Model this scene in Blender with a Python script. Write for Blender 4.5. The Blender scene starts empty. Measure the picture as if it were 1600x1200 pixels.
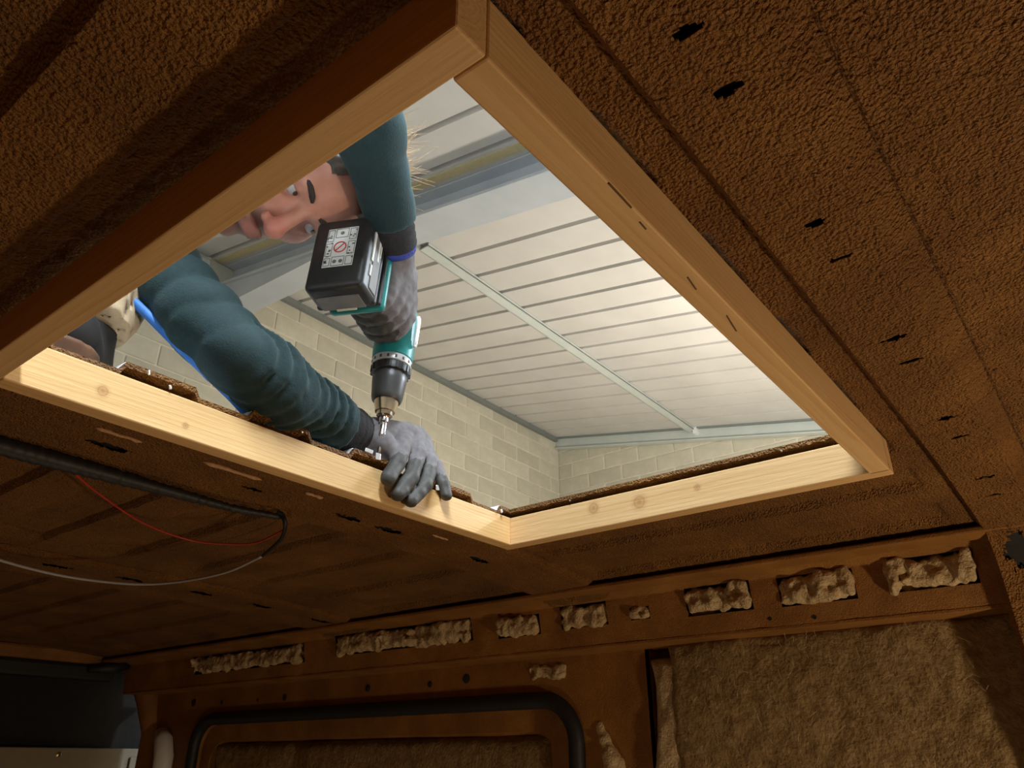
import bpy, bmesh, math, random
import numpy as np
from mathutils import Vector, Matrix

random.seed(7)
RNG = np.random.default_rng(11)
S = bpy.context.scene
COL = S.collection

# ------------------------------------------------------------------ camera
# Origin = camera.  X runs across the van (towards its far side wall),
# Y along the van (towards its rear doors), Z up.
PITCH, YAW, FPX = math.radians(26.5), math.radians(38.0), 1190.0
cam_d = bpy.data.cameras.new('camera')
cam_d.sensor_width = 36.0
cam_d.lens = 36.0 * FPX / 1600.0
cam_d.clip_start = 0.01
cam_d.clip_end = 60
cam = bpy.data.objects.new('camera', cam_d)
COL.objects.link(cam)
fwd = Vector((math.cos(YAW) * math.cos(PITCH), math.sin(YAW) * math.cos(PITCH), math.sin(PITCH)))
rgt = Vector((math.sin(YAW), -math.cos(YAW), 0))
upv = rgt.cross(fwd)
cam.matrix_world = Matrix(((rgt.x, upv.x, -fwd.x, 0), (rgt.y, upv.y, -fwd.y, 0), (rgt.z, upv.z, -fwd.z, 0), (0, 0, 0, 1)))
S.camera = cam

# ------------------------------------------------------------------ world, exposure, lights
w = bpy.data.worlds.new('world')
S.world = w
w.use_nodes = True
w.node_tree.nodes['Background'].inputs[0].default_value = (0.6, 0.7, 1.0, 1)
w.node_tree.nodes['Background'].inputs[1].default_value = 0.02
S.view_settings.view_transform = 'Standard'
S.view_settings.look = 'None'
S.view_settings.exposure = 0.0
S.view_settings.gamma = 1.0
S.view_settings.use_curve_mapping = False

LAMP_TUBE_W = 140.0       # each garage tube lamp
LAMP_FLOOD_W = 120.0       # flood light standing on the garage floor, aimed at the roof
FILL_VAN_W = 24.0          # unseen warm fill lamp added on the van floor, front
FILL_REAR_W = 6.5         # weaker unseen fill lamp added on the van floor, rear


def look_quat(direction):
    return Vector(direction).to_track_quat('-Z', 'Y')


def area_light(name, loc, direction, energy, color, sx, sy, parent=None, spread=math.pi):
    d = bpy.data.lights.new(name, 'AREA')
    d.shape = 'RECTANGLE'
    d.size, d.size_y = sx, sy
    d.energy = energy
    d.color = color
    d.spread = spread
    o = bpy.data.objects.new(name, d)
    COL.objects.link(o)
    o.location = loc
    o.rotation_euler = look_quat(direction).to_euler()
    if parent is not None:
        o.parent = parent
        o.matrix_parent_inverse = parent.matrix_world.inverted()
    return o


# ------------------------------------------------------------------ helpers
def tag(o, label=None, cat=None, group=None, kind=None):
    if label: o['label'] = label
    if cat: o['category'] = cat
    if group: o['group'] = group
    if kind: o['kind'] = kind
    return o


def mesh_obj(name, verts, faces, mat, parent=None, smooth=False):
    me = bpy.data.meshes.new(name)
    verts = np.asarray(verts, dtype=float)
    if isinstance(faces, np.ndarray):
        n, k = faces.shape
        me.vertices.add(len(verts)); me.vertices.foreach_set('co', verts.ravel())
        me.loops.add(n * k); me.loops.foreach_set('vertex_index', faces.ravel().astype(np.int32))
        me.polygons.add(n)
        me.polygons.foreach_set('loop_start', np.arange(0, n * k, k, dtype=np.int32))
        me.polygons.foreach_set('loop_total', np.full(n, k, dtype=np.int32))
    else:
        me.from_pydata([tuple(v) for v in verts], [], [tuple(f) for f in faces])
    if mat is not None: me.materials.append(mat)
    if smooth: me.polygons.foreach_set('use_smooth', [True] * len(me.polygons))
    me.update(calc_edges=True)
    me.validate()
    o = bpy.data.objects.new(name, me)
    COL.objects.link(o)
    if parent is not None: o.parent = parent
    return o


def empty(name, loc=(0, 0, 0)):
    o = bpy.data.objects.new(name, None)
    o.empty_display_size = 0.05
    COL.objects.link(o)
    o.location = loc
    bpy.context.view_layer.update()
    return o


def keep(o, parent):
    """parent while keeping the world place (parents are never rotated)"""
    o.parent = parent
    o.matrix_parent_inverse = Matrix.Translation(-Vector(parent.location))
    return o


def bm_obj(name, bm, mat, parent=None, smooth=False):
    me = bpy.data.meshes.new(name)
    bmesh.ops.recalc_face_normals(bm, faces=bm.faces)
    bm.to_mesh(me); bm.free()
    if mat is not None: me.materials.append(mat)
    if smooth: me.polygons.foreach_set('use_smooth', [True] * len(me.polygons))
    o = bpy.data.objects.new(name, me)
    COL.objects.link(o)
    if parent is not None: keep(o, parent)
    return o


def bm_box(bm, mn, mx, bevel=0.0, M=None, segs=2):
    b = bmesh.new()
    bmesh.ops.create_cube(b, size=1.0)
    c = [(mn[i] + mx[i]) / 2 for i in range(3)]
    d = [abs(mx[i] - mn[i]) for i in range(3)]
    for v in b.verts:
        v.co = Vector((c[0] + v.co.x * d[0], c[1] + v.co.y * d[1], c[2] + v.co.z * d[2]))
    if bevel:
        bmesh.ops.bevel(b, geom=list(b.edges), offset=bevel, segments=segs, profile=0.5, affect='EDGES')
    if M is not None:
        bmesh.ops.transform(b, matrix=M, verts=list(b.verts))
    tmp = bpy.data.meshes.new('t'); b.to_mesh(tmp); b.free()
    bm.from_mesh(tmp); bpy.data.meshes.remove(tmp)
    return bm


def box(name, mn, mx, mat, parent=None, bevel=0.0, M=None, smooth=False, segs=2):
    bm = bm_box(bmesh.new(), mn, mx, bevel, M, segs)
    return bm_obj(name, bm, mat, parent, smooth)


def catmull(pts, n=8):
    P = [np.array(p, float) for p in pts]
    P = [2 * P[0] - P[1]] + P + [2 * P[-1] - P[-2]]
    out = []
    for i in range(1, len(P) - 2):
        for k in range(n):
            t = k / n
            out.append(0.5 * ((2 * P[i]) + (-P[i - 1] + P[i + 1]) * t + (2 * P[i - 1] - 5 * P[i] + 4 * P[i + 1] - P[i + 2]) * t * t
                              + (-P[i - 1] + 3 * P[i] - 3 * P[i + 1] + P[i + 2]) * t ** 3))
    out.append(P[-2])
    return np.array(out)


def tube(name, pts, rad, mat, parent=None, segs=10, cap=True):
    pts = np.asarray(pts, float)
    n = len(pts)
    rad = np.full(n, rad) if np.isscalar(rad) else np.asarray(rad, float)
    T = np.gradient(pts, axis=0)
    T /= np.linalg.norm(T, axis=1)[:, None] + 1e-12
    ref = np.array([0, 0, 1.0]) if abs(T[0][2]) < .9 else np.array([1.0, 0, 0])
    verts, faces = [], []
    Nn = np.cross(T[0], ref); Nn /= np.linalg.norm(Nn)
    for i in range(n):
        Nn = Nn - T[i] * (Nn @ T[i]); Nn /= np.linalg.norm(Nn)
        B = np.cross(T[i], Nn)
        for k in range(segs):
            a = 2 * math.pi * k / segs
            verts.append(pts[i] + rad[i] * (math.cos(a) * Nn + math.sin(a) * B))
    for i in range(n - 1):
        for k in range(segs):
            a, b = i * segs + k, i * segs + (k + 1) % segs
            faces.append((a, b, b + segs, a + segs))
    if cap:
        faces.append(tuple(range(segs))[::-1])
        faces.append(tuple(range((n - 1) * segs, n * segs)))
    o = mesh_obj(name, verts, faces, mat, None, True)
    if parent is not None: keep(o, parent)
    return o


def lathe(name, prof, org, ax, mat, parent=None, segs=28, smooth=True):
    """prof: list of (s, r) along ax from org"""
    ax = np.array(ax, float); ax /= np.linalg.norm(ax)
    ref = np.array([1.0, 0, 0]) if abs(ax[0]) < .8 else np.array([0, 1.0, 0])
    n1 = np.cross(ax, ref); n1 /= np.linalg.norm(n1)
    n2 = np.cross(ax, n1)
    verts, faces = [], []
    for s, r in prof:
        for k in range(segs):
            a = 2 * math.pi * k / segs
            verts.append(np.array(org) + ax * s + r * (math.cos(a) * n1 + math.sin(a) * n2))
    for i in range(len(prof) - 1):
        for k in range(segs):
            a, b = i * segs + k, i * segs + (k + 1) % segs
            faces.append((a, b, b + segs, a + segs))
    faces.append(tuple(range(segs))[::-1])
    faces.append(tuple(range((len(prof) - 1) * segs, len(prof) * segs)))
    bm = bmesh.new()
    vs = [bm.verts.new(v) for v in verts]
    for f in faces: bm.faces.new([vs[i] for i in f])
    o = bm_obj(name, bm, mat, parent, False)
    if smooth:
        o.data.polygons.foreach_set('use_smooth', [len(p.vertices) == 4 for p in o.data.polygons])
        o.data.set_sharp_from_angle(angle=math.radians(38))
    return o


# ---- value noise in numpy
def vnoise(P, scale, seed=0):
    P = np.asarray(P, float) * scale
    I = np.floor(P).astype(np.int64); F = P - I
    F = F * F * (3 - 2 * F)
    def h(i, j, k):
        n = (i * 374761393 + j * 668265263 + k * 2147483647 + seed * 974711) & 0xffffffff
        n = ((n ^ (n >> 13)) * 1274126177) & 0xffffffff
        return ((n ^ (n >> 16)) & 0xffff) / 65535.0
    r = 0
    for a in (0, 1):
        for b in (0, 1):
            for c in (0, 1):
                wgt = (F[..., 0] if a else 1 - F[..., 0]) * (F[..., 1] if b else 1 - F[..., 1]) * (F[..., 2] if c else 1 - F[..., 2])
                r = r + wgt * h(I[..., 0] + a, I[..., 1] + b, I[..., 2] + c)
    return r * 2 - 1


# ---- signed distance modelling + surface nets
def surface_nets(F, xs, ys, zs):
    nx, ny, nz = F.shape
    s = F < 0
    acc = np.zeros((nx - 1, ny - 1, nz - 1, 3)); cnt = np.zeros((nx - 1, ny - 1, nz - 1))
    ax = [xs, ys, zs]
    for d in range(3):
        sl0 = [slice(None)] * 3; sl1 = [slice(None)] * 3
        sl0[d] = slice(0, -1); sl1[d] = slice(1, None)
        A, B = F[tuple(sl0)], F[tuple(sl1)]
        cr = (A < 0) != (B < 0)
        t = np.where(cr, A / np.where(cr, A - B, 1), 0)
        idx = np.meshgrid(*[ax[k][:A.shape[k]] for k in range(3)], indexing='ij', sparse=True)
        coord = []
        for k in range(3):
            if k == d:
                step = np.diff(ax[k]); sh = [1, 1, 1]; sh[k] = -1
                coord.append(idx[k] + t * step.reshape(sh))
            else:
                coord.append(np.broadcast_to(idx[k], A.shape))
        o1, o2 = [k for k in range(3) if k != d]
        N = [nx - 1, ny - 1, nz - 1]
        for a in (0, 1):
            for b in (0, 1):
                sl = [None] * 3
                sl[d] = slice(0, N[d])
                sl[o1] = slice(a, a + N[o1]); sl[o2] = slice(b, b + N[o2])
                c = cr[tuple(sl)]
                cnt += c
                for k in range(3):
                    acc[..., k] += np.where(c, coord[k][tuple(sl)], 0)
    act = cnt > 0
    vid = np.full(act.shape, -1, dtype=np.int64)
    vid[act] = np.arange(act.sum())
    V = acc[act] / cnt[act][:, None]
    quads = []
    for d in range(3):
        o1, o2 = [(1, 2), (2, 0), (0, 1)][d]
        sl0 = [slice(1, -1)] * 3; sl1 = [slice(1, -1)] * 3
        sl0[d] = slice(0, -1); sl1[d] = slice(1, None)
        A, B = s[tuple(sl0)], s[tuple(sl1)]
        for flip, m in ((False, A & ~B), (True, ~A & B)):
            ijk = np.argwhere(m)
            if not len(ijk): continue
            off = np.ones(3, dtype=int); off[d] = 0
            ijk = ijk + off
            def cell(da, db):
                q = ijk.copy(); q[:, o1] -= da; q[:, o2] -= db
                return vid[q[:, 0], q[:, 1], q[:, 2]]
            q = np.stack([cell(1, 1), cell(0, 1), cell(0, 0), cell(1, 0)], 1)
            if flip: q = q[:, ::-1]
            quads.append(q)
    Q = np.concatenate(quads)
    Q = Q[(Q >= 0).all(1)]
    return V, Q


class SDF:
    """Smoothly joined solid on a (possibly uneven) grid."""
    def __init__(self, xs, ys, zs):
        self.xs, self.ys, self.zs = [np.asarray(a, float) for a in (xs, ys, zs)]
        self.X, self.Y, self.Z = np.meshgrid(self.xs, self.ys, self.zs, indexing='ij', sparse=True)
        self.F = np.full((len(self.xs), len(self.ys), len(self.zs)), 1e3)

    def _slc(self, lo, hi):
        r = []
        for a, l, h in zip((self.xs, self.ys, self.zs), lo, hi):
            i0, i1 = np.searchsorted(a, l), np.searchsorted(a, h)
            r.append(slice(max(i0 - 1, 0), min(i1 + 1, len(a))))
        return tuple(r)

    def _apply(self, slc, d, k, mode):
        f = self.F[slc]
        if mode == 'add':
            h = np.clip(0.5 + 0.5 * (f - d) / k, 0, 1)
            self.F[slc] = f * (1 - h) + d * h - k * h * (1 - h)
        else:
            d = -d
            h = np.clip(0.5 - 0.5 * (f - d) / k, 0, 1)
            self.F[slc] = f * (1 - h) + d * h + k * h * (1 - h)

    def cone(self, a, b, ra, rb, k=.01, mode='add'):
        a, b = np.array(a, float), np.array(b, float)
        m = max(ra, rb) + 4 * k + .02
        slc = self._slc(np.minimum(a, b) - m, np.maximum(a, b) + m)
        x, y, z = self.X[slc[0]], self.Y[:, slc[1]], self.Z[:, :, slc[2]]
        ab = b - a; L2 = ab @ ab + 1e-12
        t = np.clip(((x - a[0]) * ab[0] + (y - a[1]) * ab[1] + (z - a[2]) * ab[2]) / L2, 0, 1)
        d = np.sqrt((x - a[0] - t * ab[0]) ** 2 + (y - a[1] - t * ab[1]) ** 2 + (z - a[2] - t * ab[2]) ** 2) - (ra + (rb - ra) * t)
        self._apply(slc, d, k, mode)

    def ell(self, c, r, k=.01, mode='add', R=None):
        c, r = np.array(c, float), np.array(r, float)
        m = max(r) + 4 * k + .02
        slc = self._slc(c - m, c + m)
        x, y, z = self.X[slc[0]] - c[0], self.Y[:, slc[1]] - c[1], self.Z[:, :, slc[2]] - c[2]
        if R is not None:
            x, y, z = [R[i][0] * x + R[i][1] * y + R[i][2] * z for i in range(3)]
        q = np.sqrt((x / r[0]) ** 2 + (y / r[1]) ** 2 + (z / r[2]) ** 2)
        g = np.sqrt((x / r[0] ** 2) ** 2 + (y / r[1] ** 2) ** 2 + (z / r[2] ** 2) ** 2)
        d = q * (q - 1) / (g + 1e-9)
        self._apply(slc, d, k, mode)

    def chain(self, pts, rads, k=.006, mode='add'):
        for i in range(len(pts) - 1): self.cone(pts[i], pts[i + 1], rads[i], rads[i + 1], k, mode)

    def plane_cut(self, p, n, k=.002):
        """remove everything on the n side of the plane"""
        n = np.array(n, float); n /= np.linalg.norm(n)
        d = (self.X - p[0]) * n[0] + (self.Y - p[1]) * n[1] + (self.Z - p[2]) * n[2]
        self.F = np.maximum(self.F, d)

    def mesh(self):
        return surface_nets(self.F, self.xs, self.ys, self.zs)


def ar(a, b, s): return np.arange(a, b + s * .5, s)


# ------------------------------------------------------------------ materials
def newmat(name):
    m = bpy.data.materials.new(name)
    m.use_nodes = True
    nt = m.node_tree
    return m, nt, nt.nodes['Principled BSDF']


def N(nt, t, **kw):
    n = nt.nodes.new(t)
    for k, v in kw.items(): setattr(n, k, v)
    return n


def ramp(nt, fac, stops):
    r = N(nt, 'ShaderNodeValToRGB')
    while len(r.color_ramp.elements) < len(stops): r.color_ramp.elements.new(.5)
    for e, (p, c) in zip(r.color_ramp.elements, stops):
        e.position = p; e.color = (*c, 1) if len(c) == 3 else c
    nt.links.new(fac, r.inputs[0])
    return r.outputs[0]


def noise(nt, vec, scale, detail=3, rough=.55):
    n = N(nt, 'ShaderNodeTexNoise')
    n.inputs['Scale'].default_value = scale
    n.inputs['Detail'].default_value = detail
    n.inputs['Roughness'].default_value = rough
    nt.links.new(vec, n.inputs['Vector'])
    return n.outputs['Fac']


def objcoord(nt): return N(nt, 'ShaderNodeTexCoord').outputs['Object']


def bump(nt, height, bs, strength, dist):
    b = N(nt, 'ShaderNodeBump')
    b.inputs['Strength'].default_value = strength
    b.inputs['Distance'].default_value = dist
    nt.links.new(height, b.inputs['Height'])
    nt.links.new(b.outputs[0], bs.inputs['Normal'])
    return b


def simple(name, c1, c2=None, scale=40, rough=.6, metal=0., bumps=None, spec=.5, detail=3, rnd=0.):
    m, nt, bs = newmat(name)
    bs.inputs['Roughness'].default_value = rough
    bs.inputs['Metallic'].default_value = metal
    bs.inputs['Specular IOR Level'].default_value = spec
    v = objcoord(nt)
    f = noise(nt, v, scale, detail)
    col = ramp(nt, f, [(.3, c1), (.7, c2 or tuple(min(1, x * 1.12) for x in c1))])
    if rnd:
        oi = N(nt, 'ShaderNodeObjectInfo')
        hs = N(nt, 'ShaderNodeHueSaturation')
        mr = N(nt, 'ShaderNodeMapRange')
        mr.inputs[3].default_value = 1 - rnd; mr.inputs[4].default_value = 1 + rnd
        nt.links.new(oi.outputs['Random'], mr.inputs[0])
        nt.links.new(mr.outputs[0], hs.inputs['Value'])
        nt.links.new(col, hs.inputs['Color'])
        col = hs.outputs[0]
    nt.links.new(col, bs.inputs['Base Color'])
    if bumps:
        s, st, di = bumps
        bump(nt, noise(nt, v, s, 4), bs, st, di)
    return m


def cork_mat(name, grain=330., strength=1.0, dist=.010, c=((.135, .054, .0105), (.285, .124, .024), (.48, .235, .055))):
    m, nt, bs = newmat(name)
    bs.inputs['Roughness'].default_value = .6
    bs.inputs['Specular IOR Level'].default_value = .4
    v = objcoord(nt)
    big = noise(nt, v, 9, 4)
    mid = noise(nt, v, 70, 4, .7)
    vo = N(nt, 'ShaderNodeTexVoronoi'); vo.inputs['Scale'].default_value = grain
    nt.links.new(v, vo.inputs['Vector'])
    gr = noise(nt, v, grain * .9, 3, .6)
    add = N(nt, 'ShaderNodeMath', operation='ADD'); nt.links.new(gr, add.inputs[0])
    mul = N(nt, 'ShaderNodeMath', operation='MULTIPLY'); mul.inputs[1].default_value = -.5
    nt.links.new(vo.outputs['Distance'], mul.inputs[0]); nt.links.new(mul.outputs[0], add.inputs[1])
    add2 = N(nt, 'ShaderNodeMath', operation='ADD'); nt.links.new(add.outputs[0], add2.inputs[0]); nt.links.new(mid, add2.inputs[1])
    mx = N(nt, 'ShaderNodeMath', operation='MULTIPLY_ADD'); mx.inputs[1].default_value = .45; mx.inputs[2].default_value = .22
    nt.links.new(gr, mx.inputs[0])
    mx2 = N(nt, 'ShaderNodeMath', operation='MULTIPLY_ADD'); mx2.inputs[1].default_value = .6; nt.links.new(big, mx2.inputs[0]); 
    sub = N(nt, 'ShaderNodeMath', operation='SUBTRACT'); nt.links.new(mx.outputs[0], sub.inputs[0]); sub.inputs[1].default_value = .3
    nt.links.new(sub.outputs[0], mx2.inputs[2])
    col = ramp(nt, mx2.outputs[0], [(.2, c[0]), (.48, c[1]), (.75, c[2])])
    nt.links.new(col, bs.inputs['Base Color'])
    bump(nt, add2.outputs[0], bs, strength, dist)
    return m


def pine_mat(name, axis, core, knots=(), tint=(1, 1, 1)):
    """Growth rings round a core line, so faces show grain and ends show rings."""
    m, nt, bs = newmat(name)
    bs.inputs['Roughness'].default_value = .55
    bs.inputs['Specular IOR Level'].default_value = .3
    v = objcoord(nt)
    st = N(nt, 'ShaderNodeVectorMath', operation='MULTIPLY')
    sc = [1, 1, 1]; sc[axis] = .06
    st.inputs[1].default_value = sc
    nt.links.new(v, st.inputs[0])
    no = N(nt, 'ShaderNodeTexNoise'); no.inputs['Scale'].default_value = 26; no.inputs['Detail'].default_value = 2
    nt.links.new(st.outputs[0], no.inputs['Vector'])
    dsp = N(nt, 'ShaderNodeVectorMath', operation='SCALE'); dsp.inputs['Scale'].default_value = .016
    nt.links.new(no.outputs['Color'], dsp.inputs[0])
    s0 = N(nt, 'ShaderNodeVectorMath', operation='ADD')
    nt.links.new(v, s0.inputs[0]); nt.links.new(dsp.outputs[0], s0.inputs[1])
    s1 = N(nt, 'ShaderNodeVectorMath', operation='SUBTRACT'); s1.inputs[1].default_value = core
    nt.links.new(s0.outputs[0], s1.inputs[0])
    mk = [1, 1, 1]; mk[axis] = 0.012
    s2 = N(nt, 'ShaderNodeVectorMath', operation='MULTIPLY'); s2.inputs[1].default_value = mk
    nt.links.new(s1.outputs[0], s2.inputs[0])
    ln = N(nt, 'ShaderNodeVectorMath', operation='LENGTH'); nt.links.new(s2.outputs[0], ln.inputs[0])
    mu = N(nt, 'ShaderNodeMath', operation='MULTIPLY'); mu.inputs[1].default_value = 210.
    nt.links.new(ln.outputs['Value'], mu.inputs[0])
    fr = N(nt, 'ShaderNodeMath', operation='FRACT'); nt.links.new(mu.outputs[0], fr.inputs[0])
    t = tint
    base = ramp(nt, fr.outputs[0], [(0, (.72 * t[0], .50 * t[1], .26 * t[2])), (.6, (.66 * t[0], .43 * t[1], .21 * t[2])), (.9, (.56 * t[0], .33 * t[1], .14 * t[2])), (1, (.70 * t[0], .48 * t[1], .25 * t[2]))])
    sm = N(nt, 'ShaderNodeMix', data_type='RGBA'); sm.inputs['Factor'].default_value = .55
    nt.links.new(base, sm.inputs['A'])
    pat = ramp(nt, noise(nt, st.outputs[0], 60, 4), [(.3, (.64 * t[0], .42 * t[1], .20 * t[2])), (.7, (.76 * t[0], .54 * t[1], .29 * t[2]))])
    nt.links.new(pat, sm.inputs['B'])
    col = sm.outputs['Result']
    for (kp, kr) in knots:
        d = N(nt, 'ShaderNodeVectorMath', operation='DISTANCE'); d.inputs[1].default_value = kp
        nt.links.new(v, d.inputs[0])
        q = N(nt, 'ShaderNodeMath', operation='DIVIDE'); q.inputs[1].default_value = kr
        nt.links.new(d.outputs['Value'], q.inputs[0])
        fa = ramp(nt, q.outputs[0], [(0, (.9, .9, .9)), (.35, (.45, .45, .45)), (.5, (.75, .75, .75)), (.62, (.3, .3, .3)), (1, (0, 0, 0))])
        mxk = N(nt, 'ShaderNodeMix', data_type='RGBA'); nt.links.new(fa, mxk.inputs['Factor'])
        nt.links.new(col, mxk.inputs['A']); mxk.inputs['B'].default_value = (.40, .20, .07, 1)
        col = mxk.outputs['Result']
    nt.links.new(col, bs.inputs['Base Color'])
    bump(nt, noise(nt, st.outputs[0], 240, 3), bs, .25, .002)
    return m


def emit_mat(name, c, s):
    m, nt, bs = newmat(name)
    bs.inputs['Base Color'].default_value = (*c, 1)
    bs.inputs['Emission Color'].default_value = (*c, 1)
    bs.inputs['Emission Strength'].default_value = s
    return m


M_cork = cork_mat('cork_spray')
M_cork_fine = cork_mat('cork_spray_fine', grain=420., strength=.6, dist=.002)
M_white_paint = simple('van_white_paint', (.75, .76, .77), rough=.35)
M_dark = simple('dark_void', (.012, .011, .011), (.02, .018, .017), rough=.9)  # near black, with the shade of hollows put into the colour
M_rubber = simple('black_rubber', (.010, .011, .012), (.018, .019, .02), rough=.55, scale=120)
M_block = simple('concrete_block', (.52, .485, .38), (.62, .58, .46), scale=7, rough=.9, bumps=(120, .4, .004), rnd=.09)
M_mortar = simple('mortar', (.68, .62, .49), (.76, .70, .57), scale=20, rough=.95, bumps=(90, .4, .004))
M_sheet = simple('roof_sheet', (.62, .60, .57), (.70, .68, .65), scale=2.2, rough=.42, spec=.5, rnd=.03)
M_sheet_dark = simple('roof_sheet_groove', (.42, .42, .43), (.48, .48, .49), rough=.6)
M_steel = simple('painted_steel', (.55, .60, .56), (.62, .66, .62), scale=5, rough=.45, metal=.0)
M_steel_grey = simple('grey_rafter_steel', (.52, .56, .60), (.60, .63, .66), scale=3, rough=.5)
M_floor = simple('garage_concrete', (.30, .29, .27), (.38, .37, .34), scale=3, rough=.85)
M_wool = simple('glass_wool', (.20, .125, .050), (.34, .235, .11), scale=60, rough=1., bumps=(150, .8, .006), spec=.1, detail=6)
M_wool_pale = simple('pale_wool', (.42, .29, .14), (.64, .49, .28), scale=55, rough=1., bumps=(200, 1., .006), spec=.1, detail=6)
M_cream = simple('cream_trim', (.27, .235, .16), (.30, .26, .18), rough=.6)
M_ply = simple('van_floor_ply', (.30, .20, .11), (.36, .25, .14), rough=.7)

# ------------------------------------------------------------------ the van shell
HX0, HX1, HY0, HY1 = .212, 1.001, .207, .786      # the roof opening
ROOF_Z = .378
HUMPS = [(.314 + .164 * k, .411 + .164 * k) for k in range(-5, 7)]
BOWS = {'a': (.023, .147), 'b': (.885, 1.052), 'c': (1.655, 1.85)}


def smooth01(t): t = np.clip(t, 0, 1); return t * t * (3 - 2 * t)


def roof_base(x, y):
    z = ROOF_Z - .034 * np.clip(np.abs(x - .61) / .87, 0, 2) ** 3
    hump = np.zeros_like(x)
    for a, b in HUMPS:
        if b > 1.42 or a < -.4: continue
        hump = np.maximum(hump, np.minimum(smooth01((x - a) / .007), smooth01((b - x) / .007)))
    return z, hump


def roof_under(x, y):
    z, hump = roof_base(x, y)
    fade = np.ones_like(y)
    for a, b in BOWS.values():
        fade = np.minimum(fade, np.maximum(smooth01((a - .05 - y) / .05 + 0), smooth01((y - b - .02) / .05)))
    # corrugations run under the opening's edge on the near side of bow b
    fade = np.maximum(fade, np.minimum(smooth01((y - .178) / .012), (y < .86).astype(float)))
    fade = np.where(y > 2.75, 0, fade)
    return z + .0115 * hump * fade


def grid_shell(name, us, vs, fn, fn_top, mat, hole, parent=None, smooth=True):
    """fn(U,V)->(P bottom), fn_top -> P top; cells flagged by hole are left open; closed rims."""
    nu, nv = len(us), len(vs)
    U, V = np.meshgrid(us, vs, indexing='ij')
    A = fn(U, V).reshape(-1, 3); B = fn_top(U, V).reshape(-1, 3)
    cu = (us[:-1] + us[1:]) / 2; cv = (vs[:-1] + vs[1:]) / 2
    CU, CV = np.meshgrid(cu, cv, indexing='ij')
    solid = ~hole(CU, CV)
    I, J = np.nonzero(solid)
    idx = lambda i, j: i * nv + j
    q0 = np.stack([idx(I, J), idx(I, J + 1), idx(I + 1, J + 1), idx(I + 1, J)], 1)
    off = nu * nv
    q1 = q0[:, ::-1] + off
    faces = [q0, q1]
    pad = np.zeros((nu + 1, nv + 1), bool); pad[1:-1, 1:-1] = solid
    for di, dj in ((-1, 0), (1, 0), (0, -1), (0, 1)):
        nb = pad[1 + di:nu + di, 1 + dj:nv + dj]
        I, J = np.nonzero(solid & ~nb)
        if di == -1: a, b = idx(I, J), idx(I, J + 1)
        if di == 1: a, b = idx(I + 1, J + 1), idx(I + 1, J)
        if dj == -1: a, b = idx(I + 1, J), idx(I, J)
        if dj == 1: a, b = idx(I, J + 1), idx(I + 1, J + 1)
        faces.append(np.stack([b, a, a + off, b + off], 1))
    F = np.concatenate(faces)
    P = np.concatenate([A, B])
    used = np.unique(F)
    remap = np.full(len(P), -1); remap[used] = np.arange(len(used))
    o = mesh_obj(name, P[used], remap[F], mat, parent, smooth)
    o.data.set_sharp_from_angle(angle=math.radians(50))
    return o


def breaks(lo, hi, coarse, fine_rng, fine, extra=()):
    a = list(np.arange(lo, hi, coarse)) + [hi]
    a = [v for v in a if not (fine_rng[0] < v < fine_rng[1])]
    a += list(np.arange(fine_rng[0], fine_rng[1], fine)) + list(extra)
    a = np.unique(np.round(a, 5))
    keepv = [a[0]]
    ex = set(np.round(extra, 5))
    for v in a[1:]:
        if v - keepv[-1] < fine * .4:
            if v in ex: keepv[-1] = v
            continue
        keepv.append(v)
    return np.array(keepv)


hump_edges = [e for a, b in HUMPS for e in (a, a + .007, b - .007, b) if -.38 < e < 1.41]
gx = breaks(-.42, 1.435, .02, (-.02, 1.12), .004, [HX0, HX1] + hump_edges)
gy = breaks(-1.35, 3.06, .03, (-.14, .90), .004, [HY0, HY1])


def cork_rough(P, amp=.0019):
    n = vnoise(P, 190, 3) * .6 + vnoise(P, 95, 5) * .5
    return amp * n


def roof_bot(U, V):
    P = np.stack([U, V, roof_under(U, V)], -1)
    P[..., 2] += cork_rough(P)
    return P


def roof_top(U, V):
    return np.stack([U, V, roof_under(U, V) + .0065], -1)


def roof_hole(x, y): return (x > HX0) & (x < HX1) & (y > HY0) & (y < HY1)


ceiling = grid_shell('ceiling', gx, gy, roof_bot, roof_top, M_cork, roof_hole)
tag(ceiling, 'van roof sprayed with brown granular cork around the open skylight hole', kind='structure')


def skin_bot(U, V): return np.stack([U, V, roof_under(U, V) + .0068], -1)
def skin_top(U, V): return np.stack([U, V, roof_under(U, V) + .0080], -1)


gx2 = breaks(-.42, 1.435, .02, (-.02, 1.12), .012, [HX0 - .006, HX1 + .006] + hump_edges)
gy2 = breaks(-1.35, 3.06, .05, (.1, .90), .012, [HY0 - .006, HY1 + .006])
def skin_hole(x, y): return (x > HX0 - .006) & (x < HX1 + .006) & (y > HY0 - .006) & (y < HY1 + .006)


skin = grid_shell('roof_skin', gx2, gy2, skin_bot, skin_top, M_white_paint, skin_hole, ceiling)
skin['label'] = 'white painted sheet metal outside of the van roof'

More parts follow.
